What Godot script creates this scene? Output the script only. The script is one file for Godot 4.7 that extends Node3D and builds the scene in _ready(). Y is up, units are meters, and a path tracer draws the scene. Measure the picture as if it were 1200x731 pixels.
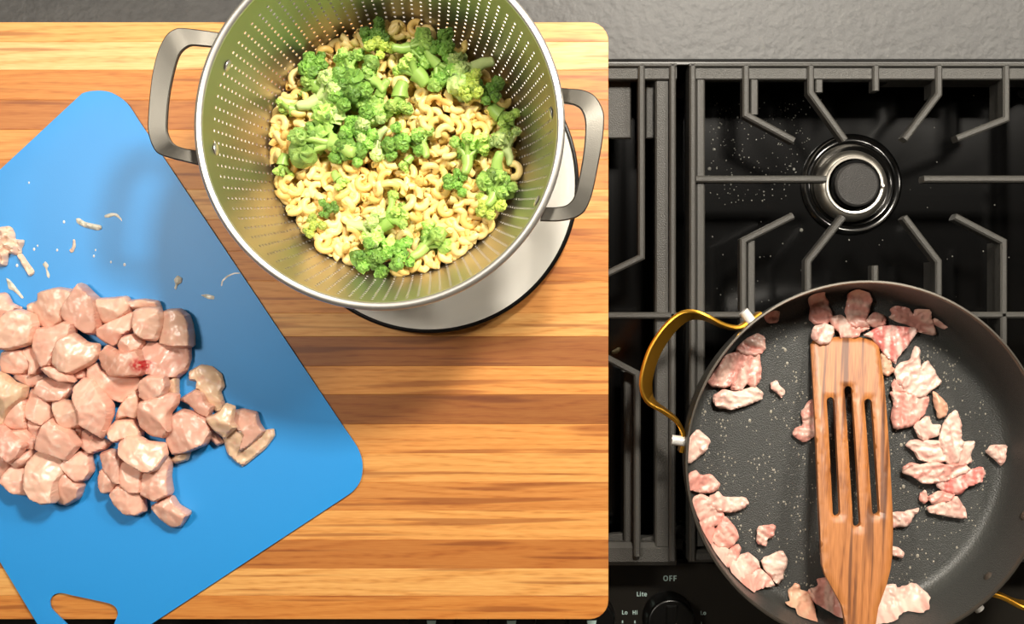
extends Node3D
# A kitchen worktop seen straight from above. y = 0 is the top of the wooden board.

const CAM := 0.9        # camera height above the board
const FOCAL := 1286.0   # focal length in pixels of the 1200x731 frame
const GRATE := -0.045   # top of the cast iron grates = underside of the board
const TRAY := -0.115    # enamel cooktop
const MAT_TOP := 0.0027

var names := {}
var M := {}
var rng := RandomNumberGenerator.new()
var n_a := FastNoiseLite.new()
var n_b := FastNoiseLite.new()

# ------------------------------------------------------------------ mesh building
class Buf:
	var v := PackedVector3Array()
	var uv := PackedVector2Array()
	var col := PackedColorArray()
	var t := PackedInt32Array()
	func add(p: Vector3, u := Vector2.ZERO, c := Color.WHITE) -> int:
		v.append(p); uv.append(u); col.append(c)
		return v.size() - 1
	func tri(a: int, b: int, c: int) -> void:      # counter-clockwise seen from outside
		t.append(a); t.append(b); t.append(c)
	func quad(a: int, b: int, c: int, d: int) -> void:
		tri(a, b, c); tri(a, c, d)
	func mesh(crease := 40.0, origin := Vector3.ZERO) -> ArrayMesh:
		var nt := int(t.size() / 3.0)
		var fn := PackedVector3Array(); fn.resize(nt)
		var unit := PackedVector3Array(); unit.resize(nt)
		var around := []; around.resize(v.size())
		for k in v.size(): around[k] = PackedInt32Array()
		for k in nt:
			var a := v[t[3 * k]]; var b := v[t[3 * k + 1]]; var c := v[t[3 * k + 2]]
			fn[k] = (b - a).cross(c - a)
			unit[k] = fn[k].normalized()
			for j in 3: around[t[3 * k + j]].append(k)
		var cs := cos(deg_to_rad(crease))
		var ov := PackedVector3Array(); var on := PackedVector3Array(); var ou := PackedVector2Array(); var oc := PackedColorArray()
		ov.resize(nt * 3); on.resize(nt * 3); ou.resize(nt * 3); oc.resize(nt * 3)
		for k in nt:
			for j in 3:
				var i := t[3 * k + j]
				var s := Vector3.ZERO
				for q in around[i]:
					if unit[q].dot(unit[k]) >= cs: s += fn[q]
				var w := 3 * k + (2 - j)
				ov[w] = v[i] - origin; on[w] = s.normalized() if s.length_squared() > 0.0 else Vector3.UP
				ou[w] = uv[i]; oc[w] = col[i]
		var arr := []; arr.resize(Mesh.ARRAY_MAX)
		arr[Mesh.ARRAY_VERTEX] = ov; arr[Mesh.ARRAY_NORMAL] = on; arr[Mesh.ARRAY_TEX_UV] = ou; arr[Mesh.ARRAY_COLOR] = oc
		var m := ArrayMesh.new()
		m.add_surface_from_arrays(Mesh.PRIMITIVE_TRIANGLES, arr)
		return m

func px(x: float, y: float, h: float) -> Vector3:       # pixel -> point at height h
	var s := (CAM - h) / FOCAL
	return Vector3((x - 600.0) * s, h, (y - 365.5) * s)

func px2(x: float, y: float, h: float) -> Vector2:
	var p := px(x, y, h)
	return Vector2(p.x, p.z)

func ppoly(a: Array, h: float) -> PackedVector2Array:
	var o := PackedVector2Array()
	for k in range(0, a.size(), 2): o.append(px2(a[k], a[k + 1], h))
	return o

func lathe(b: Buf, prof: Array, c: Vector3, segs := 64, closed := false) -> void:   # profile of Vector2(r, y), outside to the left of travel upwards
	var n := prof.size()
	var ring := []
	for k in n:
		var row := PackedInt32Array()
		if prof[k].x < 1e-6:
			var i := b.add(c + Vector3(0, prof[k].y, 0))
			for s in segs: row.append(i)
		else:
			for s in segs:
				var a := TAU * s / segs
				row.append(b.add(c + Vector3(cos(a) * prof[k].x, prof[k].y, sin(a) * prof[k].x), Vector2(float(s) / segs, float(k) / n)))
		ring.append(row)
	for k in (n if closed else n - 1):
		var r0: PackedInt32Array = ring[k]; var r1: PackedInt32Array = ring[(k + 1) % n]
		for s in segs:
			var s1 := (s + 1) % segs
			if r0[s] != r0[s1]: b.tri(r0[s], r1[s], r0[s1])
			if r1[s] != r1[s1]: b.tri(r0[s1], r1[s], r1[s1])

func sweep(b: Buf, path: Array, prof: PackedVector2Array, ups = Vector3.UP, caps := true, closed := false) -> void:
	# prof: (side, up), counter-clockwise when looking along the path backwards
	var n := path.size(); var m := prof.size(); var rows := []
	for k in n:
		var p: Vector3 = path[k]
		var t0: Vector3 = (p - path[k - 1]).normalized() if k > 0 else (path[1] - p).normalized()
		var t1: Vector3 = (path[k + 1] - p).normalized() if k < n - 1 else t0
		if closed:
			t0 = (p - path[(k + n - 1) % n]).normalized(); t1 = (path[(k + 1) % n] - p).normalized()
		var tn := (t0 + t1).normalized()
		var up: Vector3 = ups[k] if ups is Array else ups
		var side := tn.cross(up).normalized()
		var u := side.cross(tn).normalized()
		var mit := 1.0 / maxf(0.5, tn.dot(t0))
		var row := PackedInt32Array()
		for q in m: row.append(b.add(p + side * prof[q].x * mit + u * prof[q].y, Vector2(float(k) / n, float(q) / m)))
		rows.append(row)
	for k in (n if closed else n - 1):
		var a: PackedInt32Array = rows[k]; var c: PackedInt32Array = rows[(k + 1) % n]
		for q in m: b.quad(a[q], a[(q + 1) % m], c[(q + 1) % m], c[q])
	if caps and not closed:
		for q in range(1, m - 1):
			b.tri(rows[0][0], rows[0][q + 1], rows[0][q])
			b.tri(rows[n - 1][0], rows[n - 1][q], rows[n - 1][q + 1])

func rect_prof(w: float, y0: float, y1: float, c: float) -> PackedVector2Array:   # chamfered rectangle
	var h := w / 2
	var a := PackedVector2Array([Vector2(-h + c, y0), Vector2(h - c, y0), Vector2(h, y0 + c), Vector2(h, y1 - c), Vector2(h - c, y1), Vector2(-h + c, y1), Vector2(-h, y1 - c), Vector2(-h, y0 + c)])
	a.reverse()
	return a

func round_prof(r: float, m := 10, flat := 1.0) -> PackedVector2Array:
	var a := PackedVector2Array()
	for q in m: a.append(Vector2(cos(-TAU * q / m) * r, sin(-TAU * q / m) * r * flat))
	return a

func prism(b: Buf, poly: PackedVector2Array, y0: float, y1: float, bev := 0.0004, uvs := 1.0, uvo := Vector2.ZERO, tint := Color.WHITE) -> void:
	var p := poly
	if not Geometry2D.is_polygon_clockwise(p): p.reverse()
	var n := p.size()
	var ins := PackedVector2Array()
	for k in n:
		var e0 := (p[k] - p[(k + n - 1) % n]).normalized(); var e1 := (p[(k + 1) % n] - p[k]).normalized()
		var n0 := Vector2(e0.y, -e0.x); var n1 := Vector2(e1.y, -e1.x)
		var mm := (n0 + n1).normalized()
		ins.append(p[k] + mm * bev / maxf(0.4, mm.dot(n0)))
	if (ins[0] - p[0]).length() > 0 and not Geometry2D.is_point_in_polygon(p[0].lerp(ins[0], 0.5), p):
		for k in n: ins[k] = p[k] * 2.0 - ins[k]
	var rows := []
	for r in [[ins, y0], [p, y0 + bev], [p, y1 - bev], [ins, y1]]:
		var row := PackedInt32Array()
		for k in n: row.append(b.add(Vector3(r[0][k].x, r[1], r[0][k].y), r[0][k] * uvs + uvo, tint))
		rows.append(row)
	var tr := Geometry2D.triangulate_polygon(ins)
	for k in range(0, tr.size(), 3):
		var i := tr[k]; var j := tr[k + 1]; var l := tr[k + 2]
		if (ins[j] - ins[i]).cross(ins[l] - ins[i]) > 0:
			var s := j; j = l; l = s
		b.tri(rows[3][i], rows[3][j], rows[3][l]); b.tri(rows[0][i], rows[0][l], rows[0][j])
	var out_first := _outward(p)
	for q in 3:
		for k in n:
			var k1 := (k + 1) % n
			if out_first: b.quad(rows[q][k], rows[q][k1], rows[q + 1][k1], rows[q + 1][k])
			else: b.quad(rows[q][k1], rows[q][k], rows[q + 1][k], rows[q + 1][k1])

func _outward(p: PackedVector2Array) -> bool:     # whether quad(k, k+1, up...) faces out
	var area := 0.0
	for k in p.size(): area += p[k].cross(p[(k + 1) % p.size()])
	return area < 0

func box(b: Buf, lo: Vector3, hi: Vector3, bev := 0.0) -> void:
	prism(b, PackedVector2Array([Vector2(lo.x, lo.z), Vector2(hi.x, lo.z), Vector2(hi.x, hi.z), Vector2(lo.x, hi.z)]), lo.y, hi.y, maxf(bev, 1e-5))

func densify(p: PackedVector2Array, step: float) -> PackedVector2Array:
	var o := PackedVector2Array()
	for k in p.size():
		var a := p[k]; var c := p[(k + 1) % p.size()]
		var m := maxi(1, int(ceil(a.distance_to(c) / step)))
		for j in m: o.append(a.lerp(c, float(j) / m))
	return o

func rounded(p: PackedVector2Array, times := 1, cut := 0.14) -> PackedVector2Array:      # corner cutting
	for q in times:
		var o := PackedVector2Array()
		for k in p.size():
			var a := p[k]; var c := p[(k + 1) % p.size()]
			o.append(a.lerp(c, cut)); o.append(a.lerp(c, 1.0 - cut))
		p = o
	return p

func smoothed(p: PackedVector2Array, closed := true, most := 0.03) -> PackedVector2Array:    # a soft curve through the points; long straight edges stay straight
	var o := PackedVector2Array(); var n := p.size()
	for k in (n if closed else n - 1):
		var a := p[k]; var c := p[(k + 1) % n]; var len := a.distance_to(c)
		o.append(a)
		if len > most: continue
		var pre := a + (p[(k + n - 1) % n] - a).limit_length(len) if closed or k > 0 else a * 2.0 - c
		var post := c + (p[(k + 2) % n] - c).limit_length(len) if closed or k < n - 2 else c * 2.0 - a
		for j in [0.25, 0.5, 0.75]: o.append(a.cubic_interpolate(c, pre, post, j))
	if not closed: o.append(p[n - 1])
	return o

func grown(p: PackedVector2Array, by: float) -> PackedVector2Array:
	var o := Geometry2D.offset_polygon(p, by, Geometry2D.JOIN_MITER)
	return o[0] if o.size() == 1 else p

func edge_dist(q: Vector2, loops: Array) -> float:
	var d := 1e9
	for l in loops:
		var n: int = l.size()
		for k in n:
			var c := Geometry2D.get_closest_point_to_segment(q, l[k], l[(k + 1) % n])
			d = minf(d, q.distance_squared_to(c))
	return sqrt(d)

# a solid between two height functions inside an outline: f.call(point, distance to the edge) -> [top, bottom, colour]
func solid(b: Buf, outer: PackedVector2Array, holes: Array, step: float, f: Callable, uvs := 1.0, inset := 0.0) -> void:
	var loops := [densify(outer, step * 0.8)]
	var raw := [outer]
	for h in holes: loops.append(densify(h, step * 0.8)); raw.append(h)
	var pts := PackedVector2Array(); var ds := PackedFloat32Array()
	for l in loops:
		for p in l: pts.append(p); ds.append(0.0)
	var nb := pts.size()
	var lo := outer[0]; var hi := outer[0]
	for p in outer: lo = lo.min(p); hi = hi.max(p)
	var row := 0; var y := lo.y
	while y < hi.y:
		var x := lo.x + (step * 0.5 if row % 2 else 0.0)
		while x < hi.x:
			var q := Vector2(x, y) + Vector2(rng.randf_range(-1, 1), rng.randf_range(-1, 1)) * step * 0.12
			if Geometry2D.is_point_in_polygon(q, outer):
				var d := edge_dist(q, raw)
				var inside := d > step * 0.5
				for h in holes:
					if Geometry2D.is_point_in_polygon(q, h): inside = false
				if inside: pts.append(q); ds.append(d)
			x += step
		y += step * 0.87; row += 1
	var mid := Vector2.ZERO
	for p in outer: mid += p / outer.size()
	var top := PackedInt32Array(); var bot := PackedInt32Array()
	for k in pts.size():
		var r: Array = f.call(pts[k], ds[k])
		top.append(b.add(Vector3(pts[k].x, r[0], pts[k].y), pts[k] * uvs, r[2]))
		var q := pts[k] - (pts[k] - mid).normalized() * inset if k < nb else pts[k]
		bot.append(b.add(Vector3(q.x, r[1], q.y), pts[k] * uvs, r[2]))
	var tr := Geometry2D.triangulate_delaunay(pts)
	for k in range(0, tr.size(), 3):
		var i := tr[k]; var j := tr[k + 1]; var l := tr[k + 2]
		var c := (pts[i] + pts[j] + pts[l]) / 3.0
		if not Geometry2D.is_point_in_polygon(c, loops[0]): continue
		var skip := false
		for h in range(1, loops.size()):
			if Geometry2D.is_point_in_polygon(c, loops[h]): skip = true
		if skip: continue
		var cr := (pts[j] - pts[i]).cross(pts[l] - pts[i])
		if absf(cr) < 1e-12: continue
		if cr > 0:
			var s := j; j = l; l = s
		b.tri(top[i], top[j], top[l]); b.tri(bot[i], bot[l], bot[j])
	var base := 0
	for h in loops.size():
		var l: PackedVector2Array = loops[h]
		var fwd := _outward(l) == (h == 0)
		for k in l.size():
			var a := base + k; var c := base + (k + 1) % l.size()
			if fwd: b.quad(bot[a], bot[c], top[c], top[a])
			else: b.quad(bot[c], bot[a], top[a], top[c])
		base += l.size()

# ------------------------------------------------------------------ scene tree helpers
func numbered(called: String) -> String:
	names[called] = names.get(called, -1) + 1
	return called if names[called] == 0 else "%s_%03d" % [called, names[called]]

func tag(o: Node3D, label: String, category: String, group := "", kind := "") -> Node3D:
	if label: o.set_meta("label", label)
	if category: o.set_meta("category", category)
	if group: o.set_meta("group", group)
	if kind: o.set_meta("kind", kind)
	return o

func thing(called: String, at: Vector3, label: String, category: String, group := "") -> Node3D:
	var o := Node3D.new(); o.name = numbered(called); o.position = at
	add_child(o, true)
	return tag(o, label, category, group)

func obj(called: String, m: Mesh, mat: Material, parent: Node = null) -> MeshInstance3D:
	var o := MeshInstance3D.new(); o.mesh = m
	o.name = numbered(called) if parent == null else called
	o.material_override = mat
	o.cast_shadow = GeometryInstance3D.SHADOW_CASTING_SETTING_ON
	(self if parent == null else parent).add_child(o, true)
	return o

func mat(albedo: Color, rough: float, metal := 0.0, vcol := false) -> StandardMaterial3D:
	var m := StandardMaterial3D.new()
	m.albedo_color = albedo; m.roughness = rough; m.metallic = metal
	m.vertex_color_use_as_albedo = vcol
	return m

func grain(m: StandardMaterial3D, freq: float, scale: float, strength: float, cellular := false, seed_ := 3) -> void:   # fine relief, triplanar
	var n := FastNoiseLite.new(); n.seed = seed_; n.frequency = freq
	n.noise_type = FastNoiseLite.TYPE_CELLULAR if cellular else FastNoiseLite.TYPE_SIMPLEX
	n.fractal_octaves = 3
	var t := Image.create(256, 256, false, Image.FORMAT_RGB8)
	t = n.get_seamless_image(256, 256)
	t.convert(Image.FORMAT_RGBA8)
	t.bump_map_to_normal_map(strength * 8.0)
	m.normal_enabled = true
	m.normal_texture = ImageTexture.create_from_image(t)
	m.normal_scale = 1.0
	m.uv1_triplanar = true; m.uv1_world_triplanar = true
	m.uv1_scale = Vector3.ONE * scale

func wood_image(w: int, h: int, wm: float, hm: float, cols: Array, seed_: int, ring_gap: float, dark: float) -> ImageTexture:
	# long grain along u: growth rings drawn out into wavering lines, fibres, dark streaks
	var n := FastNoiseLite.new(); n.seed = seed_; n.frequency = 1.0; n.fractal_octaves = 2
	var n2 := FastNoiseLite.new(); n2.seed = seed_ + 7; n2.frequency = 1.0; n2.fractal_octaves = 1
	var data := PackedByteArray(); data.resize(w * h * 3)
	var c0: Color = cols[0]; var c1: Color = cols[1]; var c2: Color = cols[2]
	var at := 0
	for y in h:
		var z := hm * y / h
		for x in w:
			var u := wm * x / w
			var wob := n.get_noise_2d(u * 3.0, z * 20.0)
			var ring := 0.5 + 0.5 * sin(TAU * (z / ring_gap + 1.6 * wob))
			ring = ring * ring * ring
			var fib := n2.get_noise_2d(u * 22.0, z * 1500.0)
			var fib2 := n2.get_noise_2d(u * 60.0 + 50.0, z * 700.0)
			var streak := smoothstep(0.28, 0.62, n.get_noise_2d(u * 4.0 + 31.0, z * 110.0 + 17.0))
			var k := clampf(0.45 * ring + 0.32 * fib + 0.2 * fib2 + 0.25, 0.0, 1.0)
			var c := c0.lerp(c1, k).lerp(c2, clampf(streak * dark + 0.25 * maxf(0.0, fib2) * ring, 0.0, 1.0))
			data[at] = int(clampf(c.r, 0, 1) * 255); data[at + 1] = int(clampf(c.g, 0, 1) * 255); data[at + 2] = int(clampf(c.b, 0, 1) * 255)
			at += 3
	var im := Image.create_from_data(w, h, false, Image.FORMAT_RGB8, data)
	im.generate_mipmaps()
	return ImageTexture.create_from_image(im)

func stuff(called: String, m: Mesh, material: Material, places: Array, parent: Node, label := "", category := "") -> void:
	var mm := MultiMesh.new(); mm.transform_format = MultiMesh.TRANSFORM_3D; mm.mesh = m
	mm.instance_count = places.size()
	for k in places.size(): mm.set_instance_transform(k, places[k])
	var o := MultiMeshInstance3D.new(); o.multimesh = mm; o.material_override = material
	o.name = numbered(called) if parent == null else called
	(self if parent == null else parent).add_child(o, true)
	tag(o, label, category, "", "stuff")

# ------------------------------------------------------------------ the scene
func _ready() -> void:
	rng.seed = 20240611
	n_a.seed = 5; n_a.frequency = 1.0; n_a.fractal_octaves = 2
	n_b.seed = 11; n_b.frequency = 1.0; n_b.fractal_octaves = 3
	var cam := Camera3D.new(); cam.name = "camera"
	cam.position = Vector3(0, CAM, 0); cam.rotation_degrees = Vector3(-90, 0, 0)
	cam.fov = rad_to_deg(2.0 * atan(365.5 / FOCAL)); cam.near = 0.02; cam.far = 20.0
	add_child(cam); cam.current = true
	var env := Environment.new()
	env.background_mode = Environment.BG_COLOR; env.background_color = Color(0, 0, 0)
	env.tonemap_mode = Environment.TONE_MAPPER_LINEAR
	env.tonemap_exposure = 1.08
	env.sdfgi_enabled = true; env.ssao_enabled = true; env.ssil_enabled = true
	var we := WorldEnvironment.new(); we.name = "world_environment"; we.environment = env
	add_child(we)
	materials()
	hood()
	downlight(Vector3(-0.75, 1.40, -0.25), 0.14, 1.05, "round ceiling downlight above the left end of the worktop")
	room()
	cooktop()
	board()
	mat_board()
	plate()
	colander()
	pan()
	spatula()
	chicken()
	scraps()
	stray()
	bacon()
	broccoli()
	pasta()

func downlight(at: Vector3, r: float, e: float, label: String) -> void:
	var t := thing("ceiling_downlight", at, label, "downlight", "ceiling downlights")
	var b := Buf.new()
	lathe(b, [Vector2(r, 0.0), Vector2(r + 0.02, -0.004), Vector2(r + 0.025, 0.0), Vector2(r + 0.025, 0.048), Vector2(r, 0.048)], Vector3.ZERO, 32, true)
	obj("trim_ring", b.mesh(), M.white, t)
	var d := Buf.new()
	lathe(d, [Vector2(0, 0.004), Vector2(r, 0.004), Vector2(r, 0.02), Vector2(0, 0.02)], Vector3.ZERO, 32)
	obj("diffuser", d.mesh(), M.lamp, t)
	var l := AreaLight3D.new(); l.name = "lamp"
	l.area_size = Vector2(r * 1.7, r * 1.7); l.light_energy = e; l.light_color = Color(1.0, 0.965, 0.91)
	l.area_range = 8.0; l.area_attenuation = 2.0; l.shadow_enabled = true
	l.rotation_degrees = Vector3(-90, 0, 0); l.position = Vector3(0, -0.006, 0)
	t.add_child(l)

func hood() -> void:
	# the extractor hood over the cooktop: its two lamps give the main light, its dark filters are what the enamel mirrors
	var at := Vector3(0.50, 0.99, -0.41)
	var t := thing("extractor_hood", at, "dark extractor hood with two lamps hanging over the cooktop", "hood")
	var b := Buf.new()
	box(b, Vector3(-0.55, 0.0, -0.34), Vector3(0.55, 0.06, 0.34), 0.004)
	obj("canopy", b.mesh(30), M.knob, t)
	b = Buf.new(); box(b, Vector3(-0.18, 0.06, -0.34), Vector3(0.18, 0.43, 0.0), 0.004)
	obj("duct_cover", b.mesh(30), M.steel, t)
	for x in [-0.24, 0.36]:
		b = Buf.new()
		lathe(b, [Vector2(0, -0.006), Vector2(0.089, -0.006), Vector2(0.095, -0.003), Vector2(0.095, 0.001), Vector2(0, 0.001)], Vector3(x, 0, -0.20), 32)
		obj("lamp", b.mesh(30), M.lamp, t)
		var l := AreaLight3D.new(); l.name = "lamp_light"
		l.area_size = Vector2(0.17, 0.17); l.light_energy = 2.0 if x < 0 else 1.1; l.light_color = Color(1.0, 0.965, 0.91)
		l.area_range = 8.0; l.area_attenuation = 2.0; l.shadow_enabled = true
		l.rotation_degrees = Vector3(-90, 0, 0); l.position = Vector3(x, -0.008, -0.20)
		t.add_child(l, true)

func materials() -> void:
	M.white = mat(Color(0.9, 0.89, 0.87), 0.5)
	M.wall = mat(Color(0.66, 0.64, 0.60), 0.8)
	M.ceil = mat(Color(0.88, 0.87, 0.85), 0.9)
	M.floor = mat(Color(0.36, 0.25, 0.17), 0.5)
	M.lamp = mat(Color(1, 1, 1), 0.5); M.lamp.emission_enabled = true; M.lamp.emission = Color(1.0, 0.965, 0.91); M.lamp.emission_energy_multiplier = 2.0
	M.counter = mat(Color(0.25, 0.25, 0.25), 0.5); grain(M.counter, 0.05, 6.0, 0.06)
	var ct := FastNoiseLite.new(); ct.seed = 9; ct.frequency = 0.012; ct.fractal_octaves = 5
	var im := ct.get_seamless_image(512, 512)
	im.convert(Image.FORMAT_RGB8)
	for y in 512:
		for x in 512:
			var k := im.get_pixel(x, y).r
			im.set_pixel(x, y, Color(0.86, 0.86, 0.86).lerp(Color(1, 1, 0.99), k))
	M.counter.albedo_texture = ImageTexture.create_from_image(im)
	M.wood = mat(Color(0.955, 0.96, 0.955), 0.48, 0.0, true)
	M.wood.albedo_texture = wood_image(1024, 512, 0.62, 0.31, [Color(0.98, 0.83, 0.60), Color(0.90, 0.69, 0.43), Color(0.58, 0.36, 0.19)], 21, 0.0075, 0.5)
	M.joint = mat(Color(0.45, 0.26, 0.12), 0.7)
	M.acacia = mat(Color(0.96, 0.95, 0.94), 0.4)
	M.acacia.albedo_texture = wood_image(512, 256, 0.40, 0.10, [Color(0.77, 0.51, 0.29), Color(0.60, 0.36, 0.17), Color(0.27, 0.14, 0.07)], 44, 0.013, 0.6)
	M.blue = mat(Color(0.145, 0.565, 0.86), 0.42); grain(M.blue, 0.06, 30.0, 0.02)
	M.steel = mat(Color(0.44, 0.43, 0.405), 0.44, 1.0); grain(M.steel, 0.2, 20.0, 0.04)
	M.steel_in = mat(Color(0.74, 0.72, 0.68), 0.40, 1.0)
	M.rim = mat(Color(0.90, 0.89, 0.87), 0.32, 0.9)
	M.enamel = mat(Color(0.86, 0.85, 0.82), 0.18); M.enamel.clearcoat_enabled = true; M.enamel.clearcoat = 0.5
	M.black_rim = mat(Color(0.03, 0.03, 0.035), 0.25)
	M.iron = mat(Color(0.24, 0.235, 0.222), 0.5); grain(M.iron, 0.12, 22.0, 0.2)
	M.tray = mat(Color(0.018, 0.018, 0.018), 0.16)
	M.panel = mat(Color(0.11, 0.10, 0.085), 0.35)
	M.knob = mat(Color(0.02, 0.02, 0.02), 0.3)
	M.print = mat(Color(0.72, 0.82, 0.80), 0.6)
	M.cap = mat(Color(0.16, 0.155, 0.15), 0.6); grain(M.cap, 0.1, 25.0, 0.3)
	M.brass_ring = mat(Color(0.86, 0.84, 0.80), 0.34, 0.6)
	M.pan = mat(Color(0.245, 0.25, 0.243), 0.40); grain(M.pan, 0.14, 18.0, 0.3)
	M.pan_out = mat(Color(0.05, 0.05, 0.05), 0.4)
	M.pan_rim = mat(Color(0.42, 0.40, 0.37), 0.35, 0.8)
	M.gold = mat(Color(0.93, 0.70, 0.26), 0.34, 1.0)
	M.bolt = mat(Color(0.95, 0.94, 0.92), 0.3, 0.3)
	M.oil = mat(Color(0.62, 0.60, 0.55), 0.08)
	M.water = mat(Color(0.42, 0.42, 0.40), 0.05)
	M.chicken = mat(Color(1, 1, 1), 0.30, 0.0, true); grain(M.chicken, 0.03, 16.0, 0.025, false, 8)
	M.chicken.subsurf_scatter_enabled = true; M.chicken.subsurf_scatter_strength = 0.07
	M.bacon = mat(Color(1, 1, 1), 0.33, 0.0, true); grain(M.bacon, 0.04, 22.0, 0.10, false, 9)
	M.pasta = mat(Color(0.96, 0.85, 0.52), 0.38)
	M.pasta_b = M.pasta.duplicate(); M.pasta_b.albedo_color = Color(0.98, 0.87, 0.58)
	M.pasta_c = M.pasta.duplicate(); M.pasta_c.albedo_color = Color(0.95, 0.79, 0.46)
	M.buds = mat(Color(1, 1, 1), 0.5, 0.0, true); grain(M.buds, 0.09, 30.0, 0.5, true, 12)
	M.stalk = mat(Color(1, 1, 1), 0.4, 0.0, true)

# ------------------------------------------------------------------ room, counter, cooktop
func room() -> void:
	for w in [["floor", Vector3(-2.3, -1.0, -0.85), Vector3(2.3, -0.95, 2.3), "floor"], ["ceiling", Vector3(-2.3, 1.45, -0.85), Vector3(2.3, 1.5, 2.3), "ceil"],
			["wall_back", Vector3(-2.3, -0.95, -0.85), Vector3(2.3, 1.45, -0.75), "wall"], ["wall_front", Vector3(-2.3, -0.95, 2.2), Vector3(2.3, 1.45, 2.3), "wall"],
			["wall_left", Vector3(-2.3, -0.95, -0.75), Vector3(-2.2, 1.45, 2.2), "wall"], ["wall_right", Vector3(2.2, -0.95, -0.75), Vector3(2.3, 1.45, 2.2), "wall"]]:
		var b := Buf.new(); box(b, w[1], w[2])
		tag(obj(w[0], b.mesh(), M[w[3]]), "plain kitchen %s around the worktop" % w[0].replace("_", " "), "", "", "structure")
	# worktop: behind the range and on both sides of it
	var zb := px(0, 71, -0.05).z
	var xl := -0.50; var xr := 0.52
	var b := Buf.new()
	var p := PackedVector2Array([Vector2(-2.2, -0.75), Vector2(2.2, -0.75), Vector2(2.2, 0.33), Vector2(xr, 0.33), Vector2(xr, zb), Vector2(xl, zb), Vector2(xl, 0.33), Vector2(-2.2, 0.33)])
	prism(b, p, -0.09, -0.05, 0.0015)
	tag(obj("countertop", b.mesh(), M.counter), "dark grey stone countertop behind the board and the cooktop", "countertop")

func bar(b: Buf, pts: Array, w: float, y1: float, hgt: float, c := 0.0014) -> void:
	var path := []
	for q in pts: path.append(px(q[0], q[1], y1))
	sweep(b, path, rect_prof(w, -hgt, 0.0, c))

func finger(parent: Node, pts: Array, web: float, called := "finger") -> void:
	# a slim bar on top, bevelled to its tip; where web is set a broad leg runs under its straight stretch
	var b := Buf.new()
	bar(b, pts, 0.0058, GRATE, 0.013)
	var m := obj(called, b.mesh(), M.iron, parent)
	if web != 0.0:      # a lower shoulder on the side towards the burner, or a deep rib under the bar
		var w := Buf.new()
		if web > 0.0: bar(w, [[pts[0][0] + web, pts[0][1]], [pts[1][0] + web, pts[1][1]]], 0.0066, GRATE - 0.004, 0.010, 0.001)
		else: bar(w, [[pts[0][0], pts[0][1]], [pts[1][0], pts[1][1]]], 0.0050, GRATE - 0.004, 0.030, 0.001)
		obj("web", w.mesh(), M.iron, m)

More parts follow.
